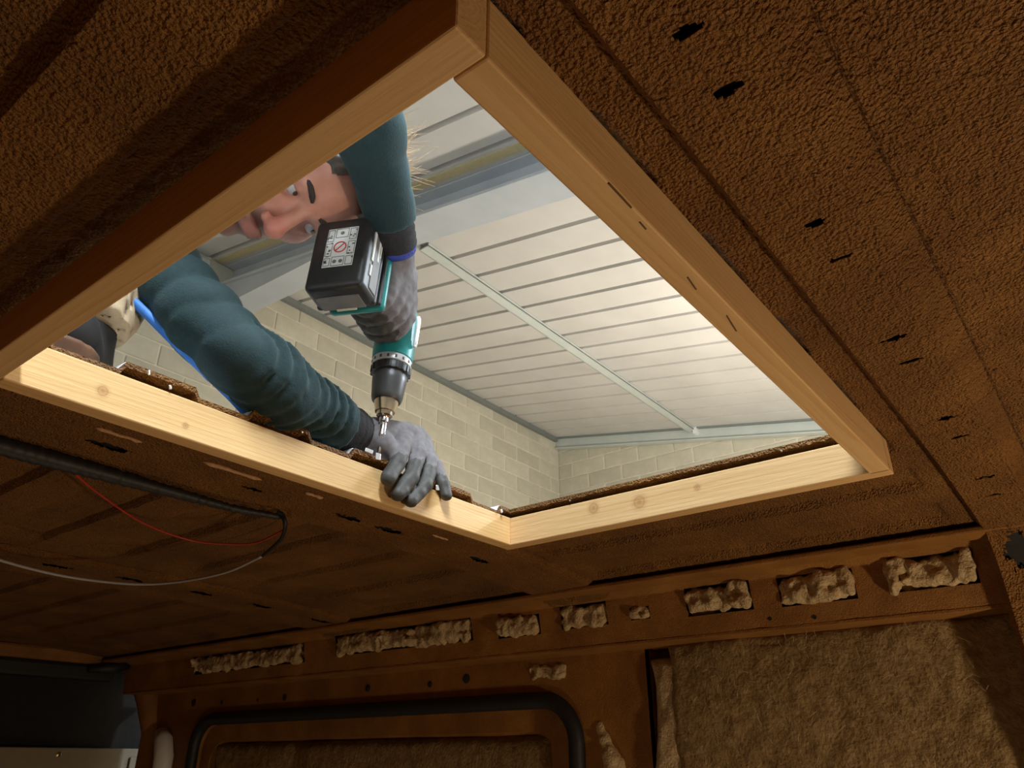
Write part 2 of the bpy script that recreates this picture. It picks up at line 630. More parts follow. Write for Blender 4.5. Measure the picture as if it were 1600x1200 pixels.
# roof bows: hat sections across the roof, with punched slots
def bow_path(down, step):
    xs = list(np.concatenate([np.arange(-.42, 0, .02), np.arange(0, 1.36, step)]))
    zs = [float(roof_base(np.array([x]), None)[0][0]) for x in xs]
    # the ends bend down: into a full pillar, or just into the side rail
    ctl = [(xs[-1], zs[-1], 0), (1.43, .345, 0), (1.475, .300, 0), (1.50, .235, 0), (1.525, .10, 0), (1.545, -.2, 0), (1.56, -1.45, 0)]
    if not down: ctl = [(xs[-1], zs[-1], 0), (1.42, .354, 0), (1.455, .346, 0), (1.48, .338, 0)]
    ctl = catmull(ctl, 40)
    d = np.concatenate([[0], np.cumsum(np.linalg.norm(np.diff(ctl, axis=0), axis=1))])
    s = np.arange(.004, d[-1], .004)
    s = np.concatenate([s[s < .3], s[s >= .3][::12], [d[-1]]])
    xs += list(np.interp(s, d, ctl[:, 0])); zs += list(np.interp(s, d, ctl[:, 1]))
    P = np.stack([np.array(xs), np.array(zs)], 1)
    T = np.gradient(P, axis=0); T /= np.linalg.norm(T, axis=1)[:, None]
    Nn = np.stack([T[:, 1], -T[:, 0]], 1)      # points inward / down
    return P, Nn


def make_bow(profile, slots, down, label, step=.0045, ystep=.003):
    """profile: list of (y, depth). slots: (x, y, half_x, half_y, seed)."""
    P, Nn = bow_path(down, step)
    py = np.array([p[0] for p in profile]); pd = np.array([p[1] for p in profile])
    ys = np.unique(np.round(np.concatenate([np.arange(py[0], py[-1], ystep), py]), 4))
    ys = ys[np.concatenate([[True], np.diff(ys) > .001])]
    us = np.arange(len(P)).astype(float)
    dep = np.interp(ys, py, pd)

    def f(extra):
        def g(U, V):
            i = U.astype(int)
            d = np.interp(V, py, pd) + extra
            Q = np.stack([P[i, 0] + Nn[i, 0] * d, V, P[i, 1] + Nn[i, 1] * d], -1)
            if extra > 0: Q[..., 2] += cork_rough(Q)
            return Q
        return g

    def hole(U, V):
        i = np.clip(U.astype(int), 0, len(P) - 1)
        X = P[i, 0]; Z = P[i, 1]
        h = np.zeros(U.shape, bool)
        for (sx, sy, hx, hy, sd) in slots:
            if sd >= 100: d2 = ((Z - sx) / hx) ** 2 + ((V - sy) / hy) ** 2 + np.where(X < 1.4, 9, 0)
            else: d2 = ((X - sx) / hx) ** 2 + ((V - sy) / hy) ** 2 + np.where(Z < .2, 9, 0)
            n = vnoise(np.stack([X, V, X * 0 + sd], -1), 260, sd) * .6
            h |= d2 + n < 1
        return h
    o = grid_shell('roof_bow', us, ys, f(.0015), f(.0004), M_cork, hole, ceiling)
    o['label'] = label
    # dark plate added inside the bow, standing for the shade behind the slots
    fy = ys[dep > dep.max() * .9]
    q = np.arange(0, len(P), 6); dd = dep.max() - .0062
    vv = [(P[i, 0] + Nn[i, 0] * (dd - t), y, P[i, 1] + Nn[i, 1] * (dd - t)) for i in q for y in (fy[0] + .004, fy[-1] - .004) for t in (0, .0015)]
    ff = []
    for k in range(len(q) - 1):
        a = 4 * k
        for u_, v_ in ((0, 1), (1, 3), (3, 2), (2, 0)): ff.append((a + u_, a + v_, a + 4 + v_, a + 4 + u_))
    mesh_obj('bow_dark_plate', vv, ff, M_dark, o)
    return o


slotsA = [(x, .101, .0042, .0085, i) for i, x in enumerate((.283, .337))] + [(x, .101, .0032, .0085, i + 5) for i, x in enumerate((.497, .553))] \
    + [(x, .100, .0040, .011, i + 9) for i, x in enumerate((.717, .775, .946, 1.015, 1.18, 1.26))] + [(.315, .103, .028, .024, 100)]
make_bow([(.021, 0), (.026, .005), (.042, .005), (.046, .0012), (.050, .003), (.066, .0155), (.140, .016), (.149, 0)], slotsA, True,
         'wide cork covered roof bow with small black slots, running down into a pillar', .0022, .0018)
slotsB = [(x, .968, .030, .0095, i + 20) for i, x in enumerate((.395, .545, .80, .89, 1.13, 1.49))]
slotsB[1] = (.61, .968, .02, .006, 21)
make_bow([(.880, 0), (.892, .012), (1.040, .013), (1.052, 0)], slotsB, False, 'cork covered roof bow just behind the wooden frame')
slotsC = [(x, 1.72, .036, .013, i + 40) for i, x in enumerate((.665, .82, .995, 1.165, 1.36))]
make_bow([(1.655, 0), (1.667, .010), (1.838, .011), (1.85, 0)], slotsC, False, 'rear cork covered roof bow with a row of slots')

# side rail along the far wall (with slots stuffed with wool) ------------------------------------------------
RAIL_SLOTS = [(.572, .714, .272, .328), (.375, .517, .270, .324), (.176, .318, .272, .328),
              (.905, 1.03, .276, .326), (.800, .848, .278, .304), (1.09, 1.22, .272, .318),
              (1.30, 1.82, .276, .330), (1.96, 2.55, .270, .325)]
ry = breaks(-1.35, 3.02, .05, (.05, 2.7), .012, [e for s in RAIL_SLOTS for e in s[:2]])
rz = np.unique(np.round(np.concatenate([np.arange(.236, .352, .006), [.352], [e for s in RAIL_SLOTS for e in s[2:]]]), 4))


def rail_hole(Y, Z):
    h = np.zeros(Y.shape, bool)
    for a, b, c, d in RAIL_SLOTS: h |= (Y > a) & (Y < b) & (Z > c) & (Z < d)
    return h


def rail_f(ex):
    def g(Y, Z):
        # face leans back a little and rolls over at the top
        x = 1.492 + .02 * (.352 - Z) / .11 - .055 * smooth01((Z - .325) / .03) + ex
        Q = np.stack([x, Y, Z], -1)
        if ex == 0: Q[..., 0] += cork_rough(Q, .0012) + .0012 * vnoise(Q, 30, 8)
        return Q
    return g


wall_side = empty('wall_right', (1.6, 1.0, -1.45))
tag(wall_side, 'far side wall of the van in brown cork with rail, window blank and pillars', kind='structure')
rail = grid_shell('side_rail', ry, rz, lambda Y, Z: rail_f(0)(Y, Z), rail_f(.004), M_cork_fine, rail_hole)
keep(rail, wall_side)
# underside of the rail and the roof gutter lip
box('rail_underside', (1.512, -1.35, .230), (1.67, 3.02, .236), M_cork_fine, wall_side, .001)
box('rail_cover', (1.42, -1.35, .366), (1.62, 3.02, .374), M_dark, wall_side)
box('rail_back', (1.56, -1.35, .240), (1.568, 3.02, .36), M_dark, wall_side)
# roof edge flange: the dark step between roof skin and rail
box('roof_edge_flange', (1.405, -1.35, .333), (1.46, 3.02, .343), M_cork_fine, wall_side, .003)

# lower wall sheet with a rounded window blank
def rrect(y0, y1, z0, z1, r, n=10):
    pts = []
    for cy, cz, a0 in ((y1 - r, z1 - r, 0), (y0 + r, z1 - r, 90), (y0 + r, z0 + r, 180), (y1 - r, z0 + r, 270)):
        for k in range(n + 1):
            a = math.radians(a0 + 90 * k / n)
            pts.append((cy + r * math.cos(a), cz + r * math.sin(a)))
    return pts


WX = 1.600
SY0, SY1, SZ0, SZ1 = 1.072, 2.61, -.42, .124
inner = rrect(SY0, SY1, SZ0, SZ1, .085)
bm = bmesh.new()
WY0, WY1, WZ0, WZ1 = .862, 2.93, -1.45, .235
cy, cz = (SY0 + SY1) / 2, (SZ0 + SZ1) / 2

def proj_rect(y, z):
    dy, dz = y - cy, z - cz
    t = 1e9
    if dy > 1e-6: t = min(t, (WY1 - cy) / dy)
    if dy < -1e-6: t = min(t, (WY0 - cy) / dy)
    if dz > 1e-6: t = min(t, (WZ1 - cz) / dz)
    if dz < -1e-6: t = min(t, (WZ0 - cz) / dz)
    return cy + dy * t, cz + dz * t


def inset(y, z, d):
    # move towards the middle by about d
    yy = y + (-d if y > cy else d) * min(1, abs(y - cy) / (.5 * (SY1 - SY0) - .0))
    zz = z + (-d if z > cz else d) * min(1, abs(z - cz) / (.5 * (SZ1 - SZ0)))
    return yy, zz


outer = [proj_rect(y, z) for y, z in inner]
# add the rectangle's corners by snapping the nearest projected point
for c in ((WY0, WZ0), (WY0, WZ1), (WY1, WZ0), (WY1, WZ1)):
    k = min(range(len(outer)), key=lambda i: (outer[i][0] - c[0]) ** 2 + (outer[i][1] - c[1]) ** 2)
    outer[k] = c
layers = [[(WX, y, z) for y, z in outer], [(WX, y, z) for y, z in inner],
          [(WX + .018, *inset(y, z, .004)) for y, z in inner], [(WX + .020, *inset(y, z, .055)) for y, z in inner],
          [(WX + .040, *inset(y, z, .062)) for y, z in inner]]
vv = [[bm.verts.new(p) for p in L] for L in layers]
n = len(inner)
for a, b in zip(vv[:-1], vv[1:]):
    for k in range(n):
        try: bm.faces.new([a[k], a[(k + 1) % n], b[(k + 1) % n], b[k]])
        except ValueError: pass
bm.faces.new(vv[-1])
bmesh.ops.remove_doubles(bm, verts=bm.verts, dist=1e-5)
bm_obj('wall_sheet', bm, M_cork_fine, wall_side)
# the black seal round the window blank
seal_pts = [(WX - .004, y, z) for y, z in rrect(SY0 - .012, SY1 + .012, SZ0 - .012, SZ1 + .012, .095, 14)]
seal_pts.append(seal_pts[0])
sp = np.array(seal_pts)
tube('window_seal', sp, .0195, M_rubber, wall_side, 12, cap=False)['label'] = 'black rubber seal round the window blank'
# door pillar edge and rear post
tube('door_post', [(1.60, 2.93, -1.45), (1.60, 2.93, -.2), (1.602, 2.925, .10), (1.59, 2.97, .22), (1.55, 3.0, .33)], [.03, .03, .034, .045, .05], M_cork_fine, wall_side, 14)
tube('bare_post_corner', [(1.578, 2.76, -.10), (1.578, 2.765, .02), (1.580, 2.79, .07), (1.586, 2.83, .10)], [.030, .034, .032, .022], M_white_paint, wall_side, 14)['label'] = 'bare pale paint at the foot of the post, without cork'
# small holes along the sheet: raised dark discs added in their place
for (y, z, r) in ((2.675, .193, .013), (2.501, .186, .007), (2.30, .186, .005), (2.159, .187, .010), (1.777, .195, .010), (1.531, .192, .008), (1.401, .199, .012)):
    lathe('hole_disc', [(0, r * .4), (0, r), (.003, r), (.004, r * .8)], (WX + .002, y, z), (-1, 0, 0), M_dark, wall_side, 12)
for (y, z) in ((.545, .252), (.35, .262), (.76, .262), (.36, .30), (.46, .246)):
    lathe('hole_disc', [(0, .002), (0, .004), (.002, .004)], (1.511, y, z), (-1, 0, 0), M_dark, wall_side, 10)
# front part of the wall behind the wool slab and beyond the pillar
box('front_wall_sheet', (1.655, -1.35, -1.45), (1.665, .93, .235), M_cork_fine, wall_side)
box('panel_return', (1.600, .862, -1.45), (1.66, .872, .235), M_cork_fine, wall_side)

# other walls and floor of the van
wl = box('wall_left', (-.47, -1.35, -1.45), (-.42, 3.06, .36), M_cork_fine); tag(wl, 'near side wall of the van in brown cork', kind='structure')
wf = box('wall_front', (-.47, -1.40, -1.45), (1.66, -1.35, .40), M_cork_fine); tag(wf, 'front bulkhead of the van', kind='structure')
fl = box('floor', (-.47, -1.40, -1.50), (1.66, 3.15, -1.45), M_ply); tag(fl, 'plywood floor of the van', kind='structure')
# rear end: dark header and a cream strip of the rear door lining
wr = empty('wall_rear', (.6, 3.1, -1.45)); tag(wr, 'dark rear end of the van', kind='structure')
box('rear_header', (-.42, 3.02, .325), (1.56, 3.10, .372), M_cork_fine, wr, .01)
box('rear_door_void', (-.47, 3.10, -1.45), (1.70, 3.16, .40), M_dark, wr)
box('header_trim', (-.40, 3.02, .27), (1.47, 3.07, .325), M_rubber, wr, .012)
tube('grab_arm', [(1.36, 3.0, .305), (1.44, 2.99, .315), (1.50, 2.985, .33)], [.012, .02, .014], M_rubber, wr, 12)
lin = empty('rear_door_lining', (.6, 3.06, -1.45))
tag(lin, 'cream rear door lining board with a screw, below the dark rear header', 'door lining')
box('board', (-.40, 3.045, -1.45), (1.700, 3.075, .050), M_cream, lin, .004)
lathe('screw_head', [(0, .009), (.004, .009), (.006, .005)], (1.345, 3.046, .028), (0, -1, 0), simple('brass_screw', (.55, .45, .22), rough=.3, metal=1.), lin, 14)
box('latch_plate', (1.60, 3.036, -.06), (1.66, 3.046, .022), M_cream, lin, .003)

# ------------------------------------------------------------------ insulation
def tuft(y0, y1, z0, z1, seed, x=1.500, bulge=.02):
    """torn wad of wool pushed through a slot: flat lobes side by side, creased between"""
    r = random.Random(seed)
    m = .014
    g = SDF(ar(x - .035, x + .045, .003), ar(y0 - m, y1 + m, .003), ar(z0 - m, z1 + m, .003))
    h = (z1 - z0) / 2; cz = (z0 + z1) / 2
    y = y0
    while y < y1 - .004:
        wd = min(r.uniform(.022, .050), y1 - y)
        a = r.uniform(-.35, .35)
        R = [[1, 0, 0], [0, math.cos(a), math.sin(a)], [0, -math.sin(a), math.cos(a)]]
        dx = r.uniform(-.004, .010)
        top, bot = h * r.uniform(.75, 1.12), h * r.uniform(.75, 1.12)
        for fy in (.25, .75):
            for fz in (-.5, .5):
                hh = top if fz > 0 else bot
                g.ell((x + dx + r.uniform(-.003, .003), y + wd * fy, cz + fz * hh), (.014, wd * .36, hh * .70), .008, 'add', R)
        y += wd * .98
    g.cone((x + .024, y0 + h * .8, cz), (x + .024, y1 - h * .8, cz), h * .9, h * .9, .006)
    P = np.stack(np.broadcast_arrays(g.X, g.Y, g.Z), -1)
    g.F = g.F + vnoise(P, 55, seed) * .0055 + vnoise(P, 130, seed + 1) * .0028
    V, Q = g.mesh()
    return V, Q


TUFTS = [(.577, .710, .276, .326, 'tuft of pale wool in the rail slot nearest left above the wool slab'),
         (.380, .512, .273, .322, 'tuft of pale wool in the middle rail slot above the wool slab'),
         (.181, .315, .274, .326, 'wide tuft of pale wool in the rail slot nearest the right pillar'),
         (.912, 1.024, .277, .324, 'round tuft of pale wool in the rail slot below the frame corner'),
         (.805, .843, .280, .302, 'smallest tuft of pale wool in a narrow rail slot'),
         (1.10, 1.21, .274, .314, 'dim tuft of wool in the rail slot above the seal corner'),
         (1.31, 1.81, .280, .326, 'long dim band of wool stuffed in the rail above the window blank'),
         (1.98, 2.53, .274, .318, 'farthest dim band of wool stuffed in the rail near the rear post')]
for i, (a, b, c, d, lab) in enumerate(TUFTS):
    V, Q = tuft(a, b, c, d, 30 + i)
    tag(mesh_obj('wool_tuft', V, Q, M_wool_pale, None, True), lab, 'insulation', 'wool tufts in the side rail')
V, Q = tuft(1.09, 1.195, .182, .212, 51, 1.603, .014)
tag(mesh_obj('wool_tuft', V, Q, M_wool_pale, None, True), 'tuft of pale wool sticking out just above the seal corner', 'insulation')
g = SDF(ar(1.57, 1.63, .004), ar(.88, 1.03, .004), ar(-.12, .10, .004))
g.chain([(1.603, 1.0, .078), (1.602, .985, .045), (1.60, .965, 0), (1.60, .955, -.08)], [.007, .014, .022, .026], .01)
P = np.stack(np.broadcast_arrays(g.X, g.Y, g.Z), -1); g.F = g.F + vnoise(P, 60, 4) * .007
V, Q = g.mesh()
tag(mesh_obj('wool_tuft', V, Q, M_wool_pale, None, True), 'drooping tuft of wool from a slit between the seal and the wool slab', 'insulation')

# the wool slab on the wall: rough front, soft edges
def slab(y0, y1, z0, z1, x0, th, step, seed, skew):
    ys, zs = ar(y0, y1, step), ar(z0, z1, step)
    Y, Z = np.meshgrid(ys, zs, indexing='ij')
    e = np.minimum.reduce([Y - y0, y1 - Y, Z - z0 + .5, z1 - Z])
    P = np.stack([Y * 0, Y, Z], -1)
    amp = .007 * vnoise(P, 9, seed) + .0022 * vnoise(P, 45, seed + 1) + .0012 * vnoise(P, 120, seed + 2)
    X = x0 - th * (1 - np.exp(-np.clip(e, 0, 1) / .008)) + amp
    Y = Y + skew(Z) + .004 * vnoise(P, 25, seed + 5)
    Zn = Z + .005 * vnoise(P, 14, seed + 7) * (Z > z1 - .03)
    A = np.stack([X, Y, Zn], -1).reshape(-1, 3)
    ny, nz = len(ys), len(zs)
    I, J = np.meshgrid(np.arange(ny - 1), np.arange(nz - 1), indexing='ij')
    q = np.stack([I * nz + J, I * nz + J + 1, (I + 1) * nz + J + 1, (I + 1) * nz + J], -1).reshape(-1, 4)
    B = A.copy(); B[:, 0] = x0 + .012
    rim = list(range(nz)) + [i * nz + nz - 1 for i in range(1, ny)] + [(ny - 1) * nz + j for j in range(nz - 2, -1, -1)] + [i * nz for i in range(ny - 2, 0, -1)]
    rim = np.array(rim); nx_ = np.roll(rim, -1); o = len(A)
    side = np.stack([rim, rim + o, nx_ + o, nx_], 1)
    return np.concatenate([A, B]), np.concatenate([q, q[:, ::-1] + o, side])


V, Q = slab(-.08, .812, -.60, .243, 1.600, .030, .005, 3, lambda Z: -.028 * smooth01((.0 - Z) / .25))
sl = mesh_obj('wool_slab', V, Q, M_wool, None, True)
tag(sl, 'large brown slab of glass wool on the wall under the side rail', 'insulation')
# loose fibres on the slab
fv, ff = [], []
for i in range(420):
    y, z = random.uniform(.12, .79), random.uniform(-.12, .22)
    x = 1.566 + random.uniform(-.006, .004)
    a = random.uniform(0, math.pi); L = random.uniform(.006, .022)
    d = Vector((random.uniform(-.5, .1), math.cos(a), math.sin(a))).normalized()
    p = Vector((x, y, z)); wv = Vector((0, -d.z, d.y)).normalized() * random.uniform(.0002, .00038)
    k = len(fv); m_ = p + d * L * .5 + Vector((-.003, 0, 0)); e_ = p + d * L
    for q_ in (p, m_, e_):
        fv += [q_ - wv, q_ + wv, q_ + Vector((-.0006, 0, 0))]
    for s0 in (0, 3):
        for u_, v_ in ((0, 1), (1, 2), (2, 0)):
            ff.append((k + s0 + u_, k + s0 + v_, k + s0 + 3 + v_, k + s0 + 3 + u_))
fb = mesh_obj('fibres', fv, ff, simple('wool_fibre', (.36, .25, .12), (.55, .42, .24), rough=.6), sl)
fb['kind'] = 'stuff'
V, Q = slab(.775, .866, -.60, .205, 1.612, .036, .005, 13, lambda Z: -.012 * np.sin(Z * 14))
tag(mesh_obj('wool_strip', V, Q, M_wool_pale, None, True), 'folded strip of pale wool tucked in at the left edge of the slab', 'insulation')
V, Q = slab(1.16, 2.53, -.36, .062, 1.642, .028, .008, 23, lambda Z: Z * 0)
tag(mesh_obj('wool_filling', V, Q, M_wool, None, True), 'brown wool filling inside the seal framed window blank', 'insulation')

# ------------------------------------------------------------------ wooden frame round the opening
BZ0, BZ1, BW = .330, .3775, .0245
frame = empty('skylight_frame', (.607, .497, BZ0))
tag(frame, 'pale pine batten frame screwed round the roof opening', 'frame')
fx0, fx1, fy0, fy1 = HX0 + .0, HX1 + .0, HY0, HY1 - .001


def batten(mn, mx, mat, lab):
    o = box('batten', mn, mx, mat, frame, .0016)
    o['label'] = lab
    return o


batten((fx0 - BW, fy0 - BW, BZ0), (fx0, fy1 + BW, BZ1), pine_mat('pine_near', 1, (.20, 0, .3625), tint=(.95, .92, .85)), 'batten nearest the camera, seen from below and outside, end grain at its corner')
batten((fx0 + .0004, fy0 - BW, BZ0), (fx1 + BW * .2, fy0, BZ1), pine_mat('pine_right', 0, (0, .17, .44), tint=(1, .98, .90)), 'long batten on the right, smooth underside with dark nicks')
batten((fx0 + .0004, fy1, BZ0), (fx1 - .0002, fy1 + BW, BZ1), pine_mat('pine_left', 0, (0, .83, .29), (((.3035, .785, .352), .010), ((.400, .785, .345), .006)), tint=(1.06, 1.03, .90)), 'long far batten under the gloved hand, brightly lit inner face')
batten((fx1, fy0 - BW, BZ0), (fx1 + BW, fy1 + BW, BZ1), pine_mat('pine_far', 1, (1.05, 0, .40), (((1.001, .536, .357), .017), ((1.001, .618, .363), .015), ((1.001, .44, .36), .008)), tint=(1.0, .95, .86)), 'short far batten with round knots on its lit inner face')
# dark nicks in the underside of the right batten
M_nick = simple('nick', (.13, .07, .025), rough=.9)
for i, (x, y, L, a) in enumerate(((.349, .1835, .030, .02), (.470, .192, .020, .12), (.545, .1925, .030, .14), (.385, .187, .010, .05))):
    Mx = Matrix.Translation((x, y, BZ0 - .0002)) @ Matrix.Rotation(a, 4, 'Z')
    box('nick', (-L / 2, -.0006, -.0003), (L / 2, .0006, .001), M_nick, frame, .0003, Mx)
# bright metal burrs and chips left on the cut roof edge
M_burr = simple('bare_metal', (.85, .84, .80), rough=.3, metal=.6)
burrs = empty('metal_burrs', (.7, .79, .385))
tag(burrs, 'small bright slivers of cut roof metal along the opening edge', 'metal scraps')
for i, (x, y, z, sx, sz) in enumerate(((.672, .783, .398, .012, .006), (.688, .781, .394, .008, .010), (.815, .781, .381, .009, .008), (.972, .782, .382, .010, .006),
                                       (.345, .783, .390, .002, .006), (.372, .783, .3825, .003, .005), (.556, .783, .388, .002, .003), (.998, .31, .3845, .004, .003), (.998, .66, .383, .004, .002))):
    Mx = Matrix.Translation((x, y, z)) @ Matrix.Rotation(random.uniform(-.5, .5), 4, 'Y') @ Matrix.Rotation(random.uniform(-.4, .4), 4, 'Z')
    box('sliver', (-sx / 2, -.001, -sz / 2), (sx / 2, .001, sz / 2), M_burr, burrs, .0006, Mx)

# pale scratches in the cork beside the far batten: ridges of bare foam
M_scratch = simple('scraped_cork', (.48, .27, .13), (.58, .35, .18), scale=200, rough=.9, bumps=(300, .8, .002))
for (x0, x1, y) in ((.356, .416, .916), (.501, .595, .918), (.669, .703, .915), (.955, 1.0, .925)):
    n_ = 9
    pts = [(x0 + (x1 - x0) * k / (n_ - 1), y + random.uniform(-.0012, .0012), ROOF_Z - .0155) for k in range(n_)]
    o = tube('scraped_ridge', pts, [.0005] + [random.uniform(.0018, .0034) for _ in range(n_ - 2)] + [.0005], M_scratch, None, 8)
    o.parent = ceiling
    o['label'] = 'pale scraped ridge in the cork'

# ------------------------------------------------------------------ wiring at the roof
loop = empty('wiring_loop', (.70, 1.04, .35))
tag(loop, 'black conduit along the roof with a drooping grey and a red wire', 'cable')
xs_ = np.linspace(.05, .704, 150)
rr = .0120 - .0070 * smooth01((xs_ - .30) / .42) + .0007 * np.sin(np.arange(150) * 2.1) + RNG.normal(0, .0003, 150)
rr[-2:] *= .7
tube('conduit', np.stack([xs_, 1.036 - .018 * smooth01((xs_ - .62) / .09), .3515 + .0 * xs_], 1), rr, M_rubber, loop, 10)
pts = catmull([(.697, 1.020, .3585), (.704, 1.015, .355), (.711, 1.013, .340), (.733, 1.049, .330), (.750, 1.095, .325), (.764, 1.142, .320)], 8)
tube('black_sleeve', pts, np.linspace(.0042, .0026, len(pts)), M_rubber, loop, 8)
pts = catmull([(.764, 1.142, .320), (.773, 1.267, .310), (.760, 1.416, .310), (.714, 1.495, .310), (.616, 1.548, .315), (.498, 1.530, .320), (.427, 1.506, .330), (.30, 1.45, .352)], 10)
tube('grey_wire', pts, .0026, simple('grey_wire', (.36, .36, .38), rough=.5), loop, 8)
pts = catmull([(.722, 1.030, .337), (.726, 1.109, .330), (.698, 1.159, .330), (.650, 1.198, .335), (.560, 1.177, .340), (.458, 1.116, .350), (.386, 1.061, .3575), (.34, 1.042, .362)], 10)
tube('red_wire', pts, .0016, simple('red_wire', (.40, .035, .02), rough=.5), loop, 8)

# ------------------------------------------------------------------ the garage
GY, GX, GZ = 5.6, 8.2, 4.06            # far wall, right wall, roof height at the far wall
SL = .19                               # roof slope
GX0, GY0, GF = -5.0, -6.0, -2.15


def roof_h(y): return GZ + SL * (y - GY)


def block_wall(name, label, horiz, along, zr, at, flip):
    """horiz 'x' or 'y'; blocks only where the opening can show them, mortar plane behind."""
    L, H, J, D = .5, .2, .015, .02
    root = empty(name, (at if horiz == 'y' else (along[0] + along[1]) / 2, at if horiz == 'x' else (along[0] + along[1]) / 2, GF))
    tag(root, label, kind='structure')
    # one shared block mesh per length
    cache = {}
    def blk(Lb):
        key = round(Lb, 3)
        if key not in cache:
            b = bm_box(bmesh.new(), (-Lb / 2 + J / 2, 0, -H / 2 + J / 2), (Lb / 2 - J / 2, D, H / 2 - J / 2), .006, None, 1)
            me = bpy.data.meshes.new('block'); bmesh.ops.recalc_face_normals(b, faces=b.faces); b.to_mesh(me); b.free()
            me.materials.append(M_block); cache[key] = me
        return cache[key]
    rng = random.Random(len(name))
    row = 0
    z = zr[0]
    while z < zr[1]:
        a = along[0] - (L / 2 if row % 2 else 0)
        while a < along[1]:
            a0, a1 = max(a, along[0]), min(a + L, along[1])
            if a1 - a0 > .08:
                c = (a0 + a1) / 2
                top = roof_h(c) if horiz == 'y' else GZ
                if z + H / 2 < top + .12:
                    o = bpy.data.objects.new('block', blk(a1 - a0))
                    COL.objects.link(o)
                    pr = rng.uniform(-.003, .004)
                    if horiz == 'x': o.location = (c, at - D - pr, z + H / 2)
                    else:
                        o.location = (at - D - pr, c, z + H / 2); o.rotation_euler = (0, 0, -math.pi / 2)
                    o.parent = root
                    o.matrix_parent_inverse = Matrix.Translation(-Vector(root.location))
            a += L
        z += H; row += 1
    return root


wg1 = block_wall('wall_garage_far', 'pale concrete block wall of the garage on the left of the corner', 'x', (1.5, GX - .02), (2.46, 4.1), GY, 1)
wg2 = block_wall('wall_garage_right', 'pale concrete block wall of the garage on the right of the corner', 'y', (1.1, GY - .02), (2.46, 4.1), GX, 1)
box('mortar_bed', (GX0, GY - .012, GF), (GX + .1, GY + .15, GZ + .1), M_mortar, wg1)
bm = bmesh.new()
prof = [(GY0, GF), (GY, GF), (GY, roof_h(GY) + .1), (GY0, roof_h(GY0) + .1)]
va = [bm.verts.new((GX - .012, y, z)) for y, z in prof]; vb = [bm.verts.new((GX + .15, y, z)) for y, z in prof]
bm.faces.new(va); bm.faces.new(vb[::-1])
for k in range(4): bm.faces.new([va[k], vb[k], vb[(k + 1) % 4], va[(k + 1) % 4]])
bm_obj('mortar_bed', bm, M_mortar, wg2)
o = box('wall_garage_near', (GX0, GY0 - .15, GF), (GX + .1, GY0, 3.2), M_mortar); tag(o, 'garage wall behind the van front', kind='structure')
o = box('wall_garage_left', (GX0 - .15, GY0, GF), (GX0, GY, 4.2), M_mortar); tag(o, 'garage wall beyond the near side of the van', kind='structure')
o = box('floor_garage', (GX0, GY0, GF - .1), (GX, GY, GF), M_floor); tag(o, 'concrete garage floor', kind='structure')

# roof of ribbed sheets: flat pans with recessed dark joints between them
cg = empty('ceiling_garage', (3, 0, roof_h(0)))
tag(cg, 'pale ribbed sheet metal garage roof with dark parallel joints', kind='structure')
MS = Matrix(((1, 0, 0, 0), (0, 1, 0, 0), (0, SL, 1, GZ - SL * GY), (0, 0, 0, 1)))     # slope as a shear of a flat slab
PITCH_R = .3145


def sloped(name, mn, mx, mat, parent, bevel=0):
    return box(name, mn, mx, mat, parent, bevel, MS)


sloped('backing_sheet', (GX0, GY0, .045), (GX, GY, .06), M_sheet_dark, cg)
k0 = int((1.9 - 3.68) / PITCH_R)
x = 3.68 + PITCH_R * math.floor((GX0 - 3.68) / PITCH_R)
while x < GX:
    b = bmesh.new()
    pr = [(x + .022, .045), (x + .032, 0.0), (x + PITCH_R - .012, 0.0), (x + PITCH_R - .002, .045)]
    A = [b.verts.new((px, GY0, pz)) for px, pz in pr]; B = [b.verts.new((px, GY, pz)) for px, pz in pr]
    b.faces.new(A); b.faces.new(B[::-1])
    for k in range(4): b.faces.new([A[k], B[k], B[(k + 1) % 4], A[(k + 1) % 4]])
    bmesh.ops.transform(b, matrix=MS, verts=list(b.verts))
    bm_obj('roof_panel', b, M_sheet, cg)
    x += PITCH_R

# steel rafter (I section) running with the ribs, purlin and edge beam
rf = empty('steel_rafter', (3.05, 2.0, roof_h(2)))
tag(rf, 'wide grey steel rafter across the garage roof, behind the hand with the drill', 'beam')
sloped('web', (2.99, GY0 + .05, -.20), (3.03, GY - .04, -.012), M_steel_grey, rf)
sloped('bottom_flange', (2.87, GY0 + .05, -.225), (3.16, GY - .04, -.20), M_steel_grey, rf, .004)
sloped('top_flange', (2.90, GY0 + .05, -.014), (3.12, GY - .04, -.002), M_steel_grey, rf, .003)
sloped('sealing_strip', (2.79, GY0 + .05, -.008), (2.86, GY - .04, -.001), simple('yellow_sealant', (.62, .53, .30), rough=.7), rf)
b = bmesh.new()      # haunch: deepens towards the wall
pr = [(GY - 1.7, -.225), (GY - .05, -.225), (GY - .05, -.46)]
A = [b.verts.new((2.90, y_, z_)) for y_, z_ in pr]; B = [b.verts.new((3.13, y_, z_)) for y_, z_ in pr]
b.faces.new(A); b.faces.new(B[::-1])
for k in range(3): b.faces.new([A[k], B[k], B[(k + 1) % 3], A[(k + 1) % 3]])
bmesh.ops.transform(b, matrix=MS, verts=list(b.verts))
bm_obj('haunch', b, M_steel_grey, rf)
M_brk = simple('bracket_white', (.62, .62, .60), rough=.5)
box('bracket_plate', (2.66, GY - .06, GZ - .62), (2.74, GY - .04, GZ - .06), M_brk, rf, .004)
tube('conduit_pipe', [(2.50, GY - .06, GZ - .12), (2.70, GY - .06, GZ - .16), (2.72, GY - .06, GZ - .70)], .025, M_brk, rf, 10)
pl = empty('roof_purlin', (6, 3.58, roof_h(3.58)))
